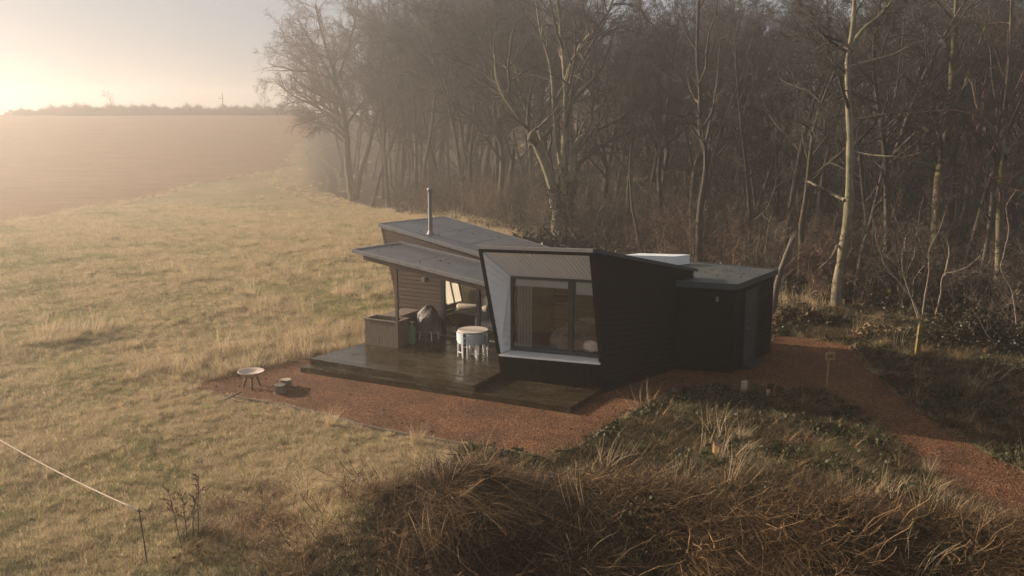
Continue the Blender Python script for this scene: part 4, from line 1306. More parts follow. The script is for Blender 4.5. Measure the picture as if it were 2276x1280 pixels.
def place_copy(protos_, used, k, p, rz, s, tilt=(0, 0)):
    src = protos_[k]
    c = src if k not in used else copy_tree(src)
    used.add(k)
    c.location = Vector([float(v) for v in p]); c.rotation_euler = (tilt[0], tilt[1], rz); c.scale = (s, s, s * rnd.uniform(0.92, 1.1))
    return c

KEEP_OFF = [at(1240, 545, 50)[:2], at(1860, 690, 33.3)[:2], at(785, 440, 110)[:2]]
pts_w = []
rg = np.random.default_rng(5)
tries = 0
while len(pts_w) < 215 and tries < 30000:
    tries += 1
    Y = 30 + 95 * rg.uniform() ** 1.25
    X = rg.uniform(-0.21 * Y, 0.60 * Y + 1)
    e_ = np.interp(X, *EDGE)
    if Y < e_ + 1.0: continue
    if X < -0.19 * Y: continue
    dmin = 1.7 if Y < e_ + 14 else 2.3
    if any((X - a_) ** 2 + (Y - b_) ** 2 < dmin * dmin for a_, b_ in pts_w): continue
    if any((X - a_[0]) ** 2 + (Y - a_[1]) ** 2 < 5.0 for a_ in KEEP_OFF): continue
    pts_w.append((X, Y))
tries = 0
nl = 0
while nl < 60 and tries < 8000:                     # the crowded left end of the wood
    tries += 1
    pxx = rg.uniform(735, 1130); e0 = 62
    Y = rg.uniform(55, 140); X = (pxx - 1138) / 2100 * Y
    if Y < np.interp(X, *EDGE) + 0.5: continue
    if any((X - a_) ** 2 + (Y - b_) ** 2 < 1.4 ** 2 for a_, b_ in pts_w): continue
    if any((X - a_[0]) ** 2 + (Y - a_[1]) ** 2 < 4.0 for a_ in KEEP_OFF): continue
    pts_w.append((X, Y)); nl += 1
used = set()
for i, (X, Y) in enumerate(pts_w):
    pxx = 1138 + 2100 * X / Y
    k = rnd.randrange(len(protos))
    s = rnd.uniform(0.85, 1.12) * (1.12 if pxx < 1150 else 0.93) * (1 + 0.32 * float(sst(62, 105, Y)))
    if s * 15 + hz1(X, Y) > 20: s = (19.5 - hz1(X, Y)) / 15
    if pxx > 1330 and pxx < 1560: s *= 0.84
    c = place_copy(protos, used, k, (X, Y, hz1(X, Y)), rnd.uniform(0, 6.28), s, (rnd.uniform(-.11, .11), rnd.uniform(-.11, .11)))
    if pxx < 1240:
        tag(c, "bare slender tree in the hazy wood left of the ivy-clad forked tree", "tree", "bare trees of the hazy left wood")
    else:
        tag(c, "bare slender tree in the dark wood right of the ivy-clad forked tree", "tree", "bare trees of the dark right wood")

# edge tree on the left: wide reddish crown hanging over the field
def lim(*pp, Y):
    """limb through sight points, each (px, py, depth offset)"""
    return np.array([at(q[0], q[1], Y + (q[2] if len(q) > 2 else 0)) for q in pp])
def resample(P, n):
    P = np.array(P, float)
    s = np.concatenate([[0], np.cumsum(np.linalg.norm(np.diff(P, axis=0), axis=1))])
    # smooth curve through the points (Catmull-Rom)
    Q = []
    for t in np.linspace(0, s[-1], n):
        i = min(max(int(np.searchsorted(s, t) - 1), 0), len(P) - 2)
        u_ = (t - s[i]) / (s[i + 1] - s[i] + 1e-9)
        p0, p1, p2, p3 = P[max(i - 1, 0)], P[i], P[i + 1], P[min(i + 2, len(P) - 1)]
        Q.append(0.5 * ((2 * p1) + (-p0 + p2) * u_ + (2 * p0 - 5 * p1 + 4 * p2 - p3) * u_ ** 2 + (-p0 + 3 * p1 - 3 * p2 + p3) * u_ ** 3))
    return np.array(Q)

def custom_tree(name, seed, limbs, base, label, bark, twig, counts=(0, 0, 7, 6, 5), lens=(0, 0, 0.42, 0.5, 0.5), t0=(0, 0, 0.3, 0.2, 0.15), ang=(0, 0, 48, 44, 40), ivy=None, cat="tree", up=1.0, wob=0.0):
    """limbs: list of (points, r0, r1); the first ones are the trunk"""
    rg = np.random.default_rng(seed)
    root = empty(name, base)
    out = {1: [], 2: [], 3: [], 4: []}
    tr = []
    for P, r0, r1 in limbs:
        n = 26
        Q = resample(P, n) - np.array(base)
        if wob:
            w_ = np.cumsum(rg.normal(0, wob, (n, 3)), 0) * np.linspace(0, 1, n)[:, None]
            Q = Q + w_
        R = np.linspace(r0, r1, n) * (1 + 0.10 * rg.normal(0, 1, n)); R[0] *= 1.3; R[1] *= 1.12
        tr.append((Q, R, 0.5))
        sprout(rg, 2, Q, R, out, counts, lens, t0, ang, 4, up)
    V, Fq, T = tubes_np(tr, 12)
    link("trunk", mesh_np("trunk", V, Fq, T, True), bark, root)
    crown_mesh("crown", out, (2, 3, 4), root, twig)
    if ivy:
        C = []
        for (li, ta, tb_, num, rr) in ivy:
            Q, R, _ = tr[li]
            for _ in range(num):
                t = rg.uniform(ta, tb_) * (len(Q) - 1); j = min(int(t), len(Q) - 2)
                p = Q[j] + (Q[j + 1] - Q[j]) * (t - j)
                q = rg.normal(0, 1, 3); q[2] *= 0.4
                C.append(p + unit(q) * (R[j] + abs(rg.normal(0, rr))))
        V, Fq, T = leaf_quads(rg, np.array(C), 0.14)
        link("ivy", mesh_np("ivy", V, Fq, T), M_ivy, root)
    return tag(root, label, cat)

YT = 110.0
b = at(785, 440, YT); b[2] = hz1(b[0], b[1]) - 0.1
custom_tree("field_edge_tree", 31, [
    (lim((785, 446), (778, 400), (772, 350), (770, 300), (762, 240), (745, 170), (720, 90), (700, 10), Y=YT), 0.486, 0.081),
    (lim((792, 430), (800, 385), (815, 340, 1), (830, 280, 2), (850, 200, 3), (860, 90, 3), (866, -20, 3), Y=YT), 0.351, 0.081),
    (lim((770, 300), (740, 262, -1), (700, 235, -2), (655, 215, -3), (610, 180, -3), Y=YT), 0.203, 0.041),
    (lim((768, 290), (745, 235, 1), (705, 180, 1), (660, 130, 2), (625, 110, 2), Y=YT), 0.203, 0.041),
    (lim((757, 215), (730, 160, -1), (690, 90, -2), (660, 40, -2), Y=YT), 0.176, 0.041),
    (lim((770, 310), (745, 285, -1), (700, 270, -2), (668, 262, -3), Y=YT), 0.135, 0.027),
    (lim((748, 180), (770, 120, 2), (790, 40, 3), (800, -40, 3), Y=YT), 0.176, 0.054)],
    b, "broad forked tree with reddish spreading crown at the left end of the wood", M_trunk, M_twigr,
    counts=(0, 0, 17, 11, 9), lens=(0, 0, 0.42, 0.5, 0.55), t0=(0, 0, 0.3, 0.15, 0.1), ang=(0, 0, 55, 48, 42))

YT = 50.0
b = at(1242, 552, YT); b[2] = hz1(b[0], b[1]) - 0.1
custom_tree("ivy_clad_tree", 32, [
    (lim((1242, 556), (1240, 500), (1238, 455), (1226, 410), (1215, 372), (1195, 325), (1165, 275, -.5), (1130, 225, -1), (1106, 180, -1), (1100, 120, -1), Y=YT), 0.40, 0.05),
    (lim((1258, 552), (1262, 490), (1268, 430), (1276, 370), (1280, 320), (1310, 295, .5), (1355, 275, 1), (1400, 245, 1), (1440, 215, 1.5), Y=YT), 0.27, 0.03),
    (lim((1250, 470), (1252, 400), (1256, 320), (1258, 240), (1256, 160), (1248, 80), (1240, 0), (1230, -80), Y=YT), 0.24, 0.08),
    (lim((1212, 368), (1206, 320), (1188, 265, .5), (1160, 205, 1), (1146, 150, 1), Y=YT), 0.13, 0.04),
    (lim((1252, 400), (1240, 330, 1), (1232, 250, 1), (1224, 150, 2), (1200, 60, 2), (1190, -30, 2), Y=YT), 0.13, 0.05),
    (lim((1258, 180), (1275, 130, -1), (1300, 90, -1), (1350, 30, -2), (1370, -30, -2), Y=YT), 0.13, 0.04),
    (lim((1258, 230), (1290, 165, 1), (1310, 110, 2), (1335, 75, 2), (1410, 70, 2), Y=YT), 0.11, 0.03),
    (lim((1276, 340), (1300, 270, 1), (1350, 220, 1), (1390, 170, 1), Y=YT), 0.10, 0.03)],
    b, "big forked tree with ivy-clad trunk and pale limbs, directly behind the cabin roofs", M_birch, M_bark,
    counts=(0, 0, 11, 8, 7), lens=(0, 0, 0.5, 0.52, 0.5), ivy=[(0, 0, 0.3, 700, 0.07), (1, 0.0, 0.35, 380, 0.07), (2, 0, 0.2, 200, 0.08)])

YT = 33.3
b = at(1858, 694, YT); b[2] = hz1(b[0], b[1]) - 0.05
custom_tree("pale_trunk_tree", 33, [
    (lim((1858, 700), (1860, 650), (1868, 590), (1880, 520), (1888, 450), (1889, 380), (1890, 300), (1886, 220), (1885, 130), (1896, 60), (1900, -20), (1905, -90), Y=YT), 0.205, 0.06),
    (lim((1888, 112), (1915, 70, .5), (1955, 35, 1), (1990, -10, 1), (2010, -60, 1), Y=YT), 0.09, 0.03),
    (lim((1890, 108), (1860, 75, -.5), (1825, 55, -1), (1790, 25, -1), (1765, 0, -1), Y=YT), 0.07, 0.02),
    (lim((1888, 150), (1925, 138, .5), (1985, 122, 1), (2030, 98, 1), (2100, 80, 1.5), Y=YT), 0.07, 0.015),
    (lim((1886, 112), (1850, 98, 1), (1800, 84, 1), (1750, 80, 1), Y=YT), 0.055, 0.015),
    (lim((1890, 335), (1940, 345, -.5), (2000, 350, -1), (2070, 368, -1), Y=YT), 0.04, 0.01),
    (lim((1889, 265), (1920, 262, .5), (1980, 252, .5), (2060, 248, 1), (2120, 240, 1), Y=YT), 0.045, 0.01),
    (lim((1878, 445), (1850, 430, .5), (1815, 412, .5), (1790, 400, 1), Y=YT), 0.07, 0.03),
    (lim((1862, 545), (1845, 575, -.5), (1815, 602, -.8), Y=YT), 0.05, 0.02)],
    b, "tall straight tree with pale sunlit trunk, right of the black shed", M_birch, M_twig,
    counts=(0, 0, 9, 6, 5), lens=(0, 0, 0.20, 0.5, 0.5), t0=(0, 0, 0.45, 0.2, 0.15), ang=(0, 0, 55, 44, 40))

YT = 34.0
b = at(2224, 560, YT); b[2] = hz1(b[0], b[1])
custom_tree("forked_bare_tree", 34, [
    (lim((2222, 640), (2222, 500), (2224, 420), (2228, 345), (2205, 290, -.3), (2172, 235, -.5), (2160, 180, -.5), (2135, 155, -.5), Y=YT), 0.17, 0.03),
    (lim((2228, 350), (2250, 325, .5), (2285, 305, 1), (2320, 270, 1), Y=YT), 0.12, 0.03),
    (lim((2228, 345), (2232, 270, 1), (2240, 180, 1), (2246, 60, 1), (2250, -50, 1), Y=YT), 0.10, 0.03)],
    (b[0], b[1], hz1(b[0], b[1])), "crooked forked tree with sunlit reddish limbs at the right end of the wood", M_trunk, M_twigr, counts=(0, 0, 7, 6, 5))
YT = 37.0
b = at(2085, 600, YT)
custom_tree("ridged_bare_tree", 35, [
    (lim((2083, 640), (2084, 480), (2090, 390), (2102, 310), (2112, 230), (2120, 120), (2126, 0), (2130, -80), Y=YT), 0.27, 0.07),
    (lim((2090, 400), (2080, 360, .3), (2068, 325, .4), (2040, 318, .5), (1990, 310, .5), Y=YT), 0.08, 0.015),
    (lim((2108, 260), (2140, 200, .5), (2165, 130, 1), (2190, 60, 1), Y=YT), 0.1, 0.03)],
    (b[0], b[1], hz1(b[0], b[1])), "thick dark tree between the pale trunk and the crooked forked tree", M_trunk, M_twig)
YT = 41.0
b = at(1560, 470, YT)
custom_tree("twisted_bare_tree", 36, [
    (lim((1552, 600), (1556, 470), (1566, 400), (1570, 345), (1556, 290), (1556, 210), (1550, 120), (1552, 20), (1556, -60), Y=YT), 0.16, 0.05),
    (lim((1560, 300), (1540, 280, .3), (1515, 272, .5), Y=YT), 0.06, 0.02),
    (lim((1556, 290), (1580, 255, .5), (1592, 200, .6), (1600, 100, .6), Y=YT), 0.07, 0.02)],
    (b[0], b[1], hz1(b[0], b[1])), "thin twisting tree with a lit kink in its trunk, above the roof light", M_bark, M_twig)

# broken snag right behind the shed
YT = 32.0
b = at(1712, 742, YT)
bz = hz1(b[0], b[1])
sn = tag(empty("broken_snag", (b[0], b[1], bz)), "leaning broken dead trunk with a splintered top, just right of the shed roof", "dead tree")
P = resample(lim((1712, 748), (1718, 690), (1730, 620), (1745, 575), (1762, 532), Y=YT), 18) - np.array([b[0], b[1], bz])
V, Fq, T = tubes_np([(P, np.linspace(0.14, 0.085, 18) * (1 + 0.08 * np.sin(np.arange(18) * 2.3)), 0.5)], 12)
link("trunk", mesh_np("trunk", V, Fq, T, True), M_stake, sn)
mb = MB()
tp_ = P[-1]; dr = unit(P[-1] - P[-3])
for i in range(7):
    q = 2 * PI * i / 7
    o_ = np.array([math.cos(q), math.sin(q), 0]) * 0.07
    mb.tube([tp_ + o_ - dr * 0.1, tp_ + o_ * 0.9 + dr * rnd.uniform(0.1, 0.4)], [0.035, 0.006], 5)
mb.build("splinters", M_stake, sn)

# ------------------------------------------------------------------ brush, saplings and ivy mounds at the wood edge
def make_brush(seed, n_st, H, spread, twig, name="bare_shrub", levels=3):
    rg = np.random.default_rng(seed)
    root = empty(name, (0, 0, 0))
    out = {1: [], 2: [], 3: [], 4: []}
    for i in range(n_st):
        q = rg.uniform(0, 2 * PI); le = rg.uniform(0.1, spread)
        d = (math.cos(q) * le, math.sin(q) * le, 1)
        p = (math.cos(q) * 0.15, math.sin(q) * 0.15, -0.1)
        pt, rd = grow(rg, p, d, H * rg.uniform(0.55, 1.1), 0.03 * rg.uniform(0.6, 1.3), 9, 0.16, -0.01, 0.25)
        out[1].append((pt, rd, rg.uniform()))
        sprout(rg, 2, pt, rd, out, (0, 0, 7, 5, 4), (0, 0, 0.42, 0.5, 0.5), (0, 0, 0.2, 0.15, 0.1), (0, 0, 50, 46, 42), levels + 1)
    V, Fq, T = tubes_np(out[1], 5)
    link("stems", mesh_np("stems", V, Fq, T, True), M_pale, root)
    crown_mesh("twigs", out, (2, 3, 4), root, twig)
    return root
bp_ = [make_brush(51, 8, 3.2, 0.7, M_twig), make_brush(52, 6, 3.8, 0.5, M_twig), make_brush(53, 10, 2.4, 0.9, M_pale), make_brush(54, 7, 3.0, 0.8, M_twigr)]
usedb = set()
pts_b = []
rg = np.random.default_rng(9)
tries = 0
while len(pts_b) < 165 and tries < 20000:
    tries += 1
    Y = 27 + 60 * rg.uniform() ** 1.6
    X = rg.uniform(-0.19 * Y, 0.58 * Y)
    e_ = np.interp(X, *EDGE)
    if not (e_ - 1.0 < Y < e_ + 16): continue
    if any((X - a_) ** 2 + (Y - b_) ** 2 < 1.5 ** 2 for a_, b_ in pts_b): continue
    pts_b.append((X, Y))
for i, (X, Y) in enumerate(pts_b):
    pxx = 1138 + 2100 * X / Y
    k = rnd.randrange(4) if pxx > 1300 else rnd.choice([0, 2])
    c = place_copy(bp_, usedb, k, (X, Y, hz1(X, Y)), rnd.uniform(0, 6.28), rnd.uniform(0.7, 1.2))
    if pxx < 1240: tag(c, "leafless shrub at the foot of the hazy wood, behind the living room roof", "shrub", "leafless shrubs of the hazy left wood")
    elif pxx < 1730: tag(c, "leafless shrub in the shaded wood behind the black shed and roof light", "shrub", "leafless shrubs behind the shed")
    else: tag(c, "tangled leafless shrub under the trees right of the shed", "shrub", "tangled shrubs right of the shed")
# the pale many-stemmed hazel above the yellow post
YT = 29.5
b = at(2050, 705, YT); b[2] = hz1(b[0], b[1])
custom_tree("pale_stemmed_shrub", 37, [
    (lim((2045, 706), (2030, 670), (2000, 630), (1965, 590), (1945, 540), (1930, 470), Y=YT), 0.027, 0.008),
    (lim((2050, 706), (2055, 660), (2062, 600), (2060, 560), (2085, 510, .4), (2100, 460, .4), Y=YT), 0.030, 0.008),
    (lim((2080, 700), (2092, 650), (2100, 610), (2140, 598, -.3), (2180, 575, -.4), (2200, 540, -.5), Y=YT), 0.030, 0.008),
    (lim((2100, 612), (2110, 560, .3), (2100, 525, .3), (2060, 505, .3), (2020, 490, .3), (1965, 482, .3), Y=YT), 0.027, 0.008),
    (lim((2040, 706), (2020, 640, .4), (2010, 600, .5), (2020, 540, .5), (2035, 500, .6), Y=YT), 0.021, 0.007),
    (lim((2260, 720), (2250, 650), (2225, 600), (2235, 560), (2242, 520), (2240, 460), (2260, 420), Y=YT), 0.030, 0.010)],
    b, "tangled shrub with several pale arching stems rising above the yellow post", M_pale, M_twig,
    counts=(0, 0, 7, 5, 4), lens=(0, 0, 0.35, 0.5, 0.5), t0=(0, 0, 0.35, 0.2, 0.15), cat="shrub", wob=0.02)

def ivy_mound(name, px, py, Y, rx, ry, h, m, n, size, label, cat, group=None, seed=0):
    rg = np.random.default_rng(seed)
    b = at(px, py, Y); b[2] = hz1(b[0], b[1])
    C = rg.normal(0, 0.5, (n, 3)) * np.array([rx, ry, 0])
    rr = np.sqrt((C[:, 0] / rx) ** 2 + (C[:, 1] / ry) ** 2)
    top = h * np.clip(1 - (rr / 1.35) ** 2, 0, 1) * (0.75 + 0.35 * np.sin(C[:, 0] * 4 + seed) * np.sin(C[:, 1] * 5 + seed * 2))
    C[:, 2] = np.maximum(top, 0) * rg.uniform(0.25, 1.08, n) + 0.02
    V, Fq, T = leaf_quads(rg, C, size)
    o = empty(name, b)
    link("leaves", mesh_np("leaves", V, Fq, T), m, o)
    polys = []
    for i in range(14):
        q = rg.uniform(0, 2 * PI)
        pt, rd = grow(rg, (rg.normal(0, .3) * rx, rg.normal(0, .3) * ry, 0), (math.cos(q), math.sin(q), 1.2), h * 1.5, 0.014, 6, 0.25, -0.03, 0.3)
        polys.append((pt, rd, rg.uniform()))
    V, Fq, T = tubes_np(polys, 4)
    link("stems", mesh_np("stems", V, Fq, T, True), M_pale, o)
    return tag(o, label, cat, group)
ivy_mound("ivy_bush", 2150, 790, 28.2, 2.0, 1.1, 1.05, M_ivy, 5200, 0.085, "dark ivy bush spreading right of the yellow post", "bush", None, 1)
ivy_mound("ivy_bush", 2255, 800, 27.6, 1.3, 1.0, 0.9, M_ivy, 3200, 0.085, "dark ivy bush at the right border of the picture beyond the path", "bush", None, 2)
ivy_mound("leafy_bush", 1775, 735, 31.0, 0.9, 0.6, 0.62, M_dead, 1300, 0.12, "low heap of yellow brown leafy cuttings beside the shed's right corner", "bush", None, 3)
ivy_mound("leafy_bush", 1960, 770, 29.0, 1.0, 0.6, 0.45, M_dead, 1100, 0.11, "low yellow brown leafy clump left of the yellow post, at the path edge", "bush", None, 4)
ivy_mound("leafy_bush", 1850, 745, 30.5, 0.8, 0.6, 0.4, M_ivy, 1100, 0.10, "low dark green clump at the foot of the pale trunk tree", "bush", None, 6)
ivy_mound("ivy_bush", 1215, 560, 46, 2.6, 1.2, 1.3, M_ivy, 3800, 0.15, "dark ivy bush behind the roofs at the foot of the big forked tree", "bush", None, 5)

# ------------------------------------------------------------------ far hedge and trees on the skyline
def make_hedge(seed):
    rg = np.random.default_rng(seed)
    root = empty("hedge_bush", (0, 0, 0))
    st, tw = [], []
    for i in range(16):
        x = rg.uniform(-3, 3)
        pt, rd = grow(rg, (x, rg.normal(0, .5), -0.4), (rg.normal(0, .35), rg.normal(0, .3), 1), rg.uniform(1.8, 3.4), 0.07, 6, 0.15, 0.02, 0.3)
        st.append((pt, rd, rg.uniform()))
    for i in range(1500):
        x = rg.uniform(-3.6, 3.6); zt = 2.7 * (1 - (abs(x) / 3.9) ** 3) * (0.75 + 0.25 * math.sin(x * 2.1 + seed))
        p = (x, rg.normal(0, 0.7), zt * rg.uniform(0.0, 1.0) ** 0.8 - 0.2)
        pt, rd = grow(rg, p, (rg.normal(0, .6), rg.normal(0, .6), 1), rg.uniform(0.5, 1.3), 0.022, 4, 0.2, 0.03, 0.5)
        tw.append((pt, rd, rg.uniform()))
    V, Fq, T = tubes_np(st, 5); link("stems", mesh_np("stems", V, Fq, T, True), M_pale, root)
    V, Fq, T = tubes_np(tw, 3); link("twigs", mesh_np("twigs", V, Fq, T, True), M_twigr, root)
    return root
hp_ = [make_hedge(3), make_hedge(8)]
usedh = set()
for i in range(52):
    px = 25 + 650 * (i + rnd.uniform(0.2, 0.8)) / 52
    Y = rnd.uniform(208, 218)
    P = at(px, 262, Y)
    s = rnd.uniform(0.45, 0.95) * (0.6 if px < 110 else 1.0)
    c = place_copy(hp_, usedh, i % 2, (P[0], Y, hz1(P[0], Y)), rnd.uniform(-0.3, 0.3), s)
    tag(c, "far pinkish leafless hedge bush on the skyline beyond the ploughed field", "hedge", "hedge bushes on the skyline")
for (px, s, lb) in ((586, 0.58, "small far bare tree on the skyline, left one of the pair near the wood"), (640, 0.66, "small far bare tree on the skyline, right one of the pair near the wood"), (255, 0.42, "small far bare tree rising from the skyline hedge at the left")):
    Y = 207.0; P = at(px, 262, Y)
    c = copy_tree(protos[2]); c.location = (P[0], Y, hz1(P[0], Y)); c.rotation_euler = (0, 0, px); c.scale = (s, s, s)
    tag(c, lb, "tree")

# ------------------------------------------------------------------ grass and ground cover
SRC = D.collections.new("plant_sources")            # not linked to the scene: only instanced
def src(name, me, m):
    o = D.objects.new(name, me); me.materials.append(m); SRC.objects.link(o); return o

def blades(rg, n, r, h0, h1, w_, bend, lean=(0, 0), segs=4, droop=0.0, tone=(0, 1)):
    """grass blades as narrow strips"""
    ang = rg.uniform(0, 2 * PI, n); rad = r * np.sqrt(rg.uniform(0, 1, n))
    base = np.stack([rad * np.cos(ang), rad * np.sin(ang), np.zeros(n)], 1)
    H = rg.uniform(h0, h1, n)
    a2 = ang + rg.normal(0, 0.9, n)
    od = np.stack([np.cos(a2), np.sin(a2)], 1) * bend * rg.uniform(0.2, 1.4, (n, 1)) + np.array(lean) * rg.uniform(0.6, 1.3, (n, 1))
    wd = np.stack([-np.sin(a2 + rg.normal(0, 1, n)), np.cos(a2), np.zeros(n)], 1); wd /= np.linalg.norm(wd, axis=1)[:, None]
    V = np.zeros((n, segs + 1, 2, 3))
    for s in range(segs + 1):
        t = s / segs
        xy = od * (t ** 1.6)[None] if False else od * (t ** 1.5)
        c = base.copy()
        c[:, :2] += xy * H[:, None]
        lf = np.hypot(od[:, 0], od[:, 1])
        c[:, 2] += H * (t - droop * t * t) / np.sqrt(1 + 0.6 * lf * lf * t)
        hw = w_ * (1 - 0.8 * t) * 0.5
        V[:, s, 0] = c - wd * hw; V[:, s, 1] = c + wd * hw
    m_ = (segs + 1) * 2
    i0 = (np.arange(n) * m_)[:, None] + (np.arange(segs) * 2)[None]
    Fq = np.stack([i0, i0 + 1, i0 + 3, i0 + 2], -1).reshape(-1, 4)
    T = np.repeat(rg.uniform(tone[0], tone[1], n), m_)
    return V.reshape(-1, 3), Fq, T

M_straw = plant_mat("straw_grass", [(0.26, 0.19, 0.105), (0.44, 0.335, 0.20), (0.62, 0.49, 0.32), (0.48, 0.39, 0.22)], 0.8, 0.45)
M_olive = plant_mat("olive_grass", [(0.13, 0.145, 0.055), (0.22, 0.22, 0.095), (0.36, 0.32, 0.16), (0.50, 0.41, 0.24)], 0.8, 0.45)
M_rust_g = plant_mat("rusty_dead_grass", [(0.012, 0.007, 0.003), (0.034, 0.019, 0.008), (0.12, 0.068, 0.029), (0.38, 0.235, 0.115)], 0.8, 0.15)
M_herb = plant_mat("low_herbs", [(0.016, 0.022, 0.008), (0.028, 0.034, 0.012), (0.045, 0.048, 0.018), (0.08, 0.068, 0.028)], 0.65, 0.2)
rgp = np.random.default_rng(77)
src_list = []
def add_src(key, arr, m):
    me = mesh_np(key, *arr)
    o = src(key, me, m); src_list.append(key); return o
# names sort alphabetically: that is the order of the instance index
add_src("a_straw_tuft", blades(rgp, 40, 0.11, 0.03, 0.12, 0.009, 1.0), M_straw)              # 0
add_src("b_olive_tuft", blades(rgp, 40, 0.11, 0.03, 0.11, 0.009, 0.9), M_olive)              # 1
add_src("c_straw_tussock", blades(rgp, 80, 0.16, 0.14, 0.36, 0.009, 0.8, segs=5, droop=0.2), M_straw)   # 2
add_src("d_olive_tussock", blades(rgp, 80, 0.14, 0.10, 0.26, 0.009, 0.8, segs=5, droop=0.2), M_olive)   # 3
for i, key in enumerate(("e_lodged_tuft", "f_lodged_tuft", "g_lodged_tuft")):                 # 4 5 6
    add_src(key, blades(rgp, 50, 0.16, 0.3, 1.25, 0.0105, 0.6, lean=(0.75 + 0.2 * i, 0.0), segs=7, droop=0.62 + 0.12 * i), M_rust_g)
add_src("h_straw_stems", blades(rgp, 16, 0.2, 0.35, 0.95, 0.009, 0.35, lean=(0.3, 0), segs=6, droop=0.25), M_straw)   # 7
n = 44
C = rgp.normal(0, 0.1, (n, 3)); C[:, 2] = np.abs(C[:, 2]) * 0.7 + 0.02
add_src("i_herb_clump", leaf_quads(rgp, C, 0.055, 0.4), M_herb)                                # 8
C = rgp.normal(0, 0.22, (60, 3)); C[:, 2] = np.abs(C[:, 2]) * 0.12 + 0.015
add_src("j_litter_patch", leaf_quads(rgp, C, 0.075, 0.6), M_dead)                              # 9
C = rgp.normal(0, 0.22, (90, 3)); C[:, 2] = np.abs(C[:, 2]) * 0.6 + 0.02
add_src("k_ivy_patch", leaf_quads(rgp, C, 0.085, 0.3), M_ivy)                                  # 10
add_src("l_rusty_tuft", blades(rgp, 50, 0.14, 0.18, 0.5, 0.010, 0.7, lean=(0.5, 0), segs=5, droop=0.4), M_rust_g)  # 11

def tangle(rg, n, r, L, w_, segs=8):
    """broken stems and strands lying across one another"""
    V = np.zeros((n, segs + 1, 2, 3)); T = []
    for i in range(n):
        q = rg.uniform(0, 2 * PI)
        p = np.array([rg.normal(0, r), rg.normal(0, r), rg.uniform(0.02, 0.3)])
        th = rg.uniform(0, 2 * PI); pit = rg.normal(0.05, 0.3); ln = L * rg.uniform(0.4, 1.2)
        kink = rg.integers(2, segs) if rg.uniform() < 0.5 else -1
        ww = w_ * rg.uniform(0.6, 1.5)
        for s in range(segs + 1):
            d = np.array([math.cos(th) * math.cos(pit), math.sin(th) * math.cos(pit), math.sin(pit)])
            sd_ = np.array([-math.sin(th), math.cos(th), rg.normal(0, .3)]) * ww * 0.5 * (1 - 0.6 * s / segs)
            V[i, s, 0] = p - sd_; V[i, s, 1] = p + sd_
            p = p + d * ln / segs
            th += rg.normal(0, 0.22) + (rg.normal(0, 1.2) if s == kink else 0); pit += rg.normal(-0.02, 0.16)
            p[2] = max(p[2], 0.01)
    m_ = (segs + 1) * 2
    i0 = (np.arange(n) * m_)[:, None] + (np.arange(segs) * 2)[None]
    Fq = np.stack([i0, i0 + 1, i0 + 3, i0 + 2], -1).reshape(-1, 4)
    return V.reshape(-1, 3), Fq, np.repeat(rg.uniform(0, 1, n), m_)
add_src("m_tangle", tangle(rgp, 40, 0.25, 0.9, 0.013), M_rust_g)     # 12
add_src("n_tangle", tangle(rgp, 40, 0.3, 0.7, 0.012), M_rust_g)      # 13

M_dull = plant_mat("dull_grass_and_shadow", [(0.030, 0.028, 0.012), (0.060, 0.052, 0.024), (0.10, 0.08, 0.04), (0.20, 0.15, 0.08)], 0.85, 0.15)  # dull grass among the weeds; its dark colour also paints shadows in tall grass
add_src("o_dull_tuft", blades(rgp, 46, 0.14, 0.05, 0.22, 0.010, 0.9, lean=(0.25, 0)), M_dull)     # 14

def gn_group():
    g = D.node_groups.new("scatter", 'GeometryNodeTree')
    g.interface.new_socket("Geometry", in_out='INPUT', socket_type='NodeSocketGeometry')
    g.interface.new_socket("Geometry", in_out='OUTPUT', socket_type='NodeSocketGeometry')
    N, L = g.nodes, g.links
    gi, go = N.new("NodeGroupInput"), N.new("NodeGroupOutput")
    ci = N.new("GeometryNodeCollectionInfo"); ci.inputs["Collection"].default_value = SRC
    ci.inputs["Separate Children"].default_value = True; ci.inputs["Reset Children"].default_value = True
    ip = N.new("GeometryNodeInstanceOnPoints"); ip.inputs["Pick Instance"].default_value = True
    def na(nm, ty):
        a_ = N.new("GeometryNodeInputNamedAttribute"); a_.data_type = ty; a_.inputs["Name"].default_value = nm; return a_
    ai, ar_, as_ = na("idx", 'INT'), na("rot", 'FLOAT_VECTOR'), na("scl", 'FLOAT')
    er = N.new("FunctionNodeEulerToRotation")
    L.new(ar_.outputs["Attribute"], er.inputs[0])
    L.new(gi.outputs[0], ip.inputs["Points"]); L.new(ci.outputs[0], ip.inputs["Instance"])
    L.new(ai.outputs["Attribute"], ip.inputs["Instance Index"]); L.new(er.outputs[0], ip.inputs["Rotation"]); L.new(as_.outputs["Attribute"], ip.inputs["Scale"])
    L.new(ip.outputs[0], go.inputs[0])
    return g
GN = gn_group()
def scatter(name, P, idx_, rot, scl):
    me = D.meshes.new(name)
    P = np.asarray(P, np.float32)
    me.vertices.add(len(P)); me.vertices.foreach_set("co", P.ravel())
    a_ = me.attributes.new("idx", 'INT', 'POINT'); a_.data.foreach_set("value", np.asarray(idx_, np.int32))
    a_ = me.attributes.new("rot", 'FLOAT_VECTOR', 'POINT'); a_.data.foreach_set("vector", np.asarray(rot, np.float32).ravel())
    a_ = me.attributes.new("scl", 'FLOAT', 'POINT'); a_.data.foreach_set("value", np.asarray(scl, np.float32))
    o = D.objects.new(name, me); COL.objects.link(o)
    md = o.modifiers.new("scatter", 'NODES'); md.node_group = GN
    return tag(o, kind="stuff")

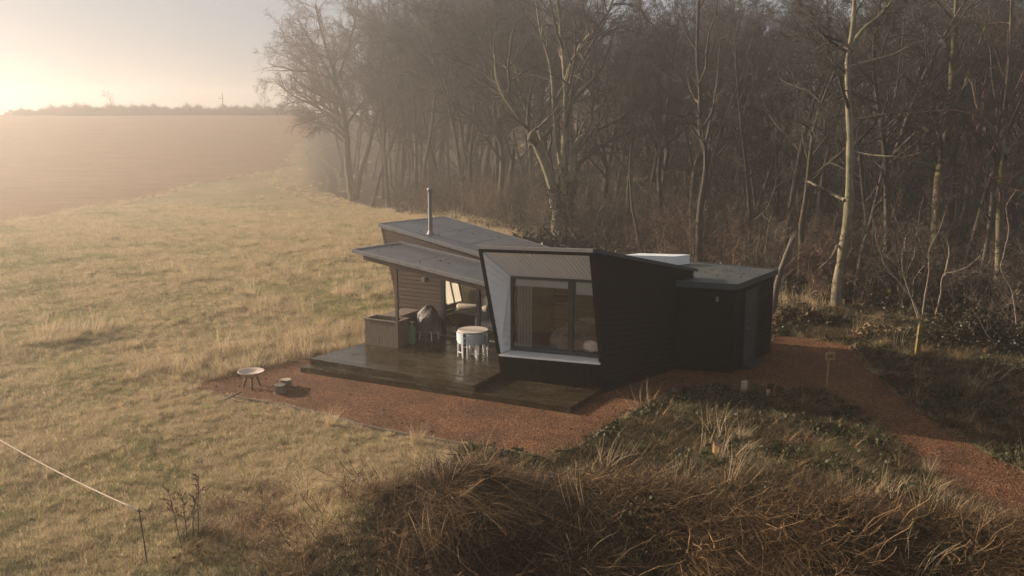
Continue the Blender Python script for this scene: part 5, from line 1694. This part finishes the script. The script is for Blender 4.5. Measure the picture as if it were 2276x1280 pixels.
def frus(n, y0, y1, pw, rg, lim_=0.60, left=None):
    u_ = rg.uniform(0, 1, n)
    a_, b_ = y0 ** (2 - pw), y1 ** (2 - pw)
    Y = (a_ + (b_ - a_) * u_) ** (1 / (2 - pw))
    X = rg.uniform(-1, 1, n) * (lim_ * Y + 0.5)
    return X, Y
HOUSE = np.array([wl(*q)[:2] for q in ((-8.1, -0.2), (0.2, -0.2), (1.1, 4.7), (2.7, 5.0), (3.1, 8.2), (-3, 8.9), (-7.9, 7.6), (-7.6, 4))])
def outside(X, Y, gm=0.08, hm=0.1):
    return (poly_sd(X, Y, GRAVEL) > gm) & (poly_sd(X, Y, HOUSE) > hm)
def sdg0(X, Y): return poly_sd(X, Y, GRAVEL)
def fnoise(X, Y, s, seed=0.0):
    return lump(X, Y, s, seed) + 0.5 * lump(X, Y, s * 0.37, seed + 3)

# meadow: short tufts, straw and olive in drifts
rg = np.random.default_rng(101)
X, Y = frus(165000, 11.5, 105, 1.5, rg)
k = outside(X, Y, -0.12) & (sdg0(X, Y) > 0.14 * fnoise(X, Y, 0.5, 3)) & (X > -0.60 * Y - 1) & (wood_mask(X, Y) < 0.5)
k &= ~((Y > FB[0, 1]) & (X < field_x(Y) + rg.normal(0, 0.5, len(X))))
X, Y = X[k], Y[k]
bare = (fnoise(X, Y, 1.0, 17) + 0.8 * fnoise(X, Y, 6.0, 19) > 1.0) & (rg.uniform(0, 1, len(X)) < 0.75)
X, Y = X[~bare], Y[~bare]
tone_ = 0.6 * fnoise(X, Y, 2.6, 1.0) + 0.9 * fnoise(X, Y, 9.0, 5.0) + rg.normal(0, 0.4, len(X))
big_ = rg.uniform(0, 1, len(X)) < np.where((X > -4) & (Y < 20.5), 0.0, 0.03 + 0.06 * (fnoise(X, Y, 1.3, 7) > 0.6))
ii = np.where(tone_ > 0.25, 1, 0)
ii = np.where(big_, np.where(rg.uniform(0, 1, len(X)) < 0.6, 3, 2), ii)
rz = rg.uniform(0, 2 * PI, len(X))
sc_ = rg.uniform(0.5, 1.15, len(X)) * (0.75 + Y / 55) * np.where(big_, 0.62, 1.0)
scatter("meadow_grass", np.stack([X, Y, hz(X, Y) - 0.01], 1), ii, np.stack([rg.normal(0, .12, len(X)), rg.normal(0, .12, len(X)), rz], 1), sc_)

def off_track(X, Y):
    d = np.full(len(X), 99.0)
    for p in TR[::2]: d = np.minimum(d, np.hypot(X - p[0], Y - p[1]))
    return d > 1.6
# tall pale grass at the edge of the wood, round the gravel and in drifts of the meadow
X, Y = frus(52000, 18, 150, 1.2, rg)
pxx = 1138 + 2100 * X / Y
sdg_ = poly_sd(X, Y, GRAVEL)
e_ = np.interp(X, *EDGE)
near_wood = (Y > e_ - 9) & (Y < e_ + 1) & (X < 3)
by_gravel = (sdg_ > 0.15) & (sdg_ < 2.6) & (X < -3) & (Y > 24.2)
rough = (pxx > 470) & (pxx < 870) & (Y > 27) & (Y < 100) & (fnoise(X, Y, 2.4, 13) > 0.15 + 0.4 * (rg.uniform(0, 1, len(X)) < 0.5))
drift = rough | (fnoise(X, Y, 4.2, 9) > 0.62) & (Y > 28) | (np.abs(X - field_x(Y)) < 0.9) & (Y > FB[0, 1])
k = outside(X, Y) & (near_wood & (rg.uniform(0, 1, len(X)) < 0.75) | by_gravel & (rg.uniform(0, 1, len(X)) < 0.8) | drift) & ~((Y > FB[0, 1]) & (X < field_x(Y) - 0.5)) & off_track(X, Y)
X, Y = X[k], Y[k]
scatter("tall_pale_grass", np.stack([X, Y, hz(X, Y) - 0.02], 1), np.where(rg.uniform(0, 1, len(X)) < 0.70, 2, np.where(rg.uniform(0, 1, len(X)) < 0.5, 7, 14)), np.stack([rg.normal(0, .15, len(X)), rg.normal(0, .15, len(X)), rg.uniform(0, 6.28, len(X))], 1), rg.uniform(0.8, 1.6, len(X)))  # a share of dark dull tufts stands in for shadows between the pale ones

# the bank in front: long dead grass combed to the right and over the edge, in swirls
X = rg.uniform(-5.5, 11, 6600); Y = crest_y(X) + rg.normal(-0.7, 1.25, len(X))
k = outside(X, Y, 0.5) & (Y < crest_y(X) + 1.3) & (Y > 9.5)
k &= (X > -3.2 + 0.9 * (Y - 14)) | (rg.uniform(0, 1, len(X)) < 0.12)
holes = fnoise(X, Y, 1.3, 4) < -0.15
k &= ~(holes & (Y < crest_y(X) - 0.2))
X, Y = X[k], Y[k]
ang = -0.45 + 1.5 * fnoise(X, Y, 1.5, 2.5) + rg.normal(0, 0.55, len(X)) + np.where(Y > crest_y(X) + 0.3, 0.6, 0)
kind_ = np.where(rg.uniform(0, 1, len(X)) < 0.3, 12 + rg.integers(0, 2, len(X)), 4 + rg.integers(0, 3, len(X)))
kind_ = np.where(rg.uniform(0, 1, len(X)) < 0.06, 11, kind_)
kind_ = np.where(rg.uniform(0, 1, len(X)) < 0.07, 9, kind_)
scatter("lodged_grass", np.stack([X, Y, hz(X, Y) - 0.02], 1), kind_, np.stack([rg.normal(0, .12, len(X)), rg.normal(0, .12, len(X)), ang], 1), rg.uniform(0.4, 1.0, len(X)) * np.where(Y > crest_y(X) + 0.2, 0.6, 1.0))

# weeds on the back slope of the bank and right of the path
X, Y = frus(60000, 12, 36, 1.0, rg)
k = outside(X, Y, 0.05) & (X > -3 + 0.0 * Y) & (wood_mask(X, Y) < 0.6) & (X > -1 - (19 - Y) * 0.2)
X, Y = X[k], Y[k]
f_ = fnoise(X, Y, 1.6, 11)
u_ = rg.uniform(0, 1, len(X))
ii = np.where(f_ > 0.3, np.where(u_ < 0.6, 8, 14), np.where(u_ < 0.72, 14, np.where(u_ < 0.86, 8, np.where(u_ < 0.97, 11, 3))))
ii = np.where(rg.uniform(0, 1, len(X)) < 0.003, 7, ii)
scatter("shaded_weeds", np.stack([X, Y, hz(X, Y) - 0.01], 1), ii, np.stack([rg.normal(0, .2, len(X)), rg.normal(0, .2, len(X)), rg.normal(0.2, 1.0, len(X))], 1), rg.uniform(0.6, 1.3, len(X)))

# straw stems along the gravel edge and on the bank
X, Y = frus(9000, 12.5, 26, 1.0, rg)
sdg_ = poly_sd(X, Y, GRAVEL)
k = (sdg_ > 0.05) & (((sdg_ < 1.8) & (X > -3.8) & (X < 5)) | ((Y - crest_y(X) > -0.4) & (Y - crest_y(X) < 2.2) & (X > -4))) & (rg.uniform(0, 1, len(X)) < np.where(sdg_ < 1.8, 0.03, 0.05)) & (poly_sd(X, Y, HOUSE) > .2)
k &= fnoise(X, Y, 1.1, 21) > -0.15
X, Y = X[k], Y[k]
scatter("straw_stems", np.stack([X, Y, hz(X, Y) - 0.02], 1), np.full(len(X), 7), np.stack([rg.normal(0, .2, len(X)), rg.normal(0, .2, len(X)), rg.normal(0.2, 0.8, len(X))], 1), rg.uniform(0.45, 1.0, len(X)) * np.where(poly_sd(X, Y, GRAVEL) < 1.2, 0.65, 1.0))

# woodland floor: litter and ivy
X, Y = frus(26000, 24, 85, 1.1, rg)
k = (Y > np.interp(X, *EDGE) - 2.5) & outside(X, Y, 0.1) & (X > -0.2 * Y)
X, Y = X[k], Y[k]
ii = np.where(fnoise(X, Y, 2.6, 31) > 0.1, 10, 9)
scatter("woodland_floor_cover", np.stack([X, Y, hz(X, Y)], 1), ii, np.stack([rg.normal(0, .1, len(X)), rg.normal(0, .1, len(X)), rg.uniform(0, 6.28, len(X))], 1), rg.uniform(0.8, 1.8, len(X)))

# fallen leaves blown over the gravel, the deck and the roofs
n = 2600
gx = rg.uniform(GRAVEL[:, 0].min(), GRAVEL[:, 0].max(), n * 4); gy = rg.uniform(GRAVEL[:, 1].min(), GRAVEL[:, 1].max(), n * 4)
sd_ = poly_sd(gx, gy, GRAVEL)
k = (sd_ < -0.02) & (rg.uniform(0, 1, n * 4) < np.exp(sd_ * 1.1)) & (poly_sd(gx, gy, HOUSE) > 0.05)
C = [np.stack([gx[k], gy[k], np.full(k.sum(), 0.02)], 1)[:900]]
dk = np.array([wl(rg.uniform(-7.7, -2.8), rg.uniform(0.3, 4.0), 0.332) for _ in range(50)]); C.append(dk)
dk = np.array([wl(u_, v_, cz(u_, v_) + 0.014) for u_, v_ in zip(rg.uniform(-7.5, -3.4, 40), rg.uniform(2.4, 4.0, 40))]); C.append(dk)
dk = np.array([wl(u_, v_, lz(u_) + 0.014) for u_, v_ in zip(rg.uniform(-7.6, -3.6, 50), rg.uniform(4.5, 6.9, 50))]); C.append(dk)
dk = np.array([wl(u_, v_, 2.486) for u_, v_ in zip(rg.uniform(1.0, 2.5, 40), rg.uniform(5.9, 7.8, 40))]); C.append(dk)
tag(link("fallen_leaves", mesh_np("fallen_leaves", *leaf_quads(rg, np.concatenate(C), 0.042, 0.85)), M_dead), kind="stuff")

# single dead weeds standing in the meadow
def weed(px, py, pyt, seed, lean_, label):
    rg = np.random.default_rng(seed)
    b = gp(px, py); top = at(px + lean_, pyt, b[1]); d = top - b
    out = {1: [], 2: [], 3: [], 4: []}
    pt, rd = grow(rg, (0, 0, -0.03), d, float(np.linalg.norm(d)), 0.010, 9, 0.03, 0, 0.4)
    out[1].append((pt, rd, 0.3))
    sprout(rg, 2, pt, rd, out, (0, 0, 9, 5, 0), (0, 0, 0.22, 0.45, 0), (0, 0, 0.35, 0.3, 0), (0, 0, 35, 40, 0), 3)
    o = empty("dead_weed", b)
    link("stem", mesh_np("stem", *tubes_np(out[1], 6), True), M_stake, o)
    crown_mesh("seed_heads", out, (2, 3), o, M_twigr)
    tag(o, label, "weed", "dead weed stalks by the fence stake")
weed(402, 1215, 1080, 1, -28, "leaning dead weed stalk, leftmost of those right of the fence stake")
weed(416, 1200, 1095, 2, -6, "short upright dead weed stalk, second of those right of the fence stake")
weed(428, 1195, 1100, 3, 2, "slender dead weed stalk in the middle of those right of the fence stake")
weed(441, 1200, 1045, 4, 2, "tallest dead weed stalk, rightmost of those beside the fence stake")
for (px, py, s, seed, lb) in ((735, 948, 0.95, 5, "fan of pale dry grass leaning over the near edge of the red gravel"), (925, 990, 1.0, 6, "upright pale grass clump at the gravel edge below the deck"),
                              (1650, 985, 0.8, 7, "pale grass clump in the shaded weeds left of the path"), (2065, 1062, 0.75, 8, "pale grass clump right at the near edge of the path")):
    rg2 = np.random.default_rng(seed)
    b = gp(px, py)
    o = link("grass_clump", mesh_np("grass_clump", *blades(rg2, 90, 0.13, 0.25, 0.62, 0.009, 0.45, lean=(0.15, 0.1), segs=5, droop=0.1)), M_straw)
    o.location = b; o.scale = (s, s, s)
    tag(o, lb, "grass clump")

# ------------------------------------------------------------------ haze
HAZE_D = 0.0032
mb = MB(); mb.box(-440, 440, -70, 640, -2.4, 21)
def haze_mat():
    m, nt, b = new_mat("haze_air")
    nt.nodes.remove(b)
    pv = nd(nt, "ShaderNodeVolumePrincipled")
    pv.inputs["Color"].default_value = (0.95, 0.91, 0.87, 1)
    pv.inputs["Density"].default_value = HAZE_D
    pv.inputs["Anisotropy"].default_value = 0.8
    nt.links.new(pv.outputs[0], nt.nodes["Material Output"].inputs["Volume"])
    return m
tag(mb.build("haze", haze_mat()), kind="stuff")
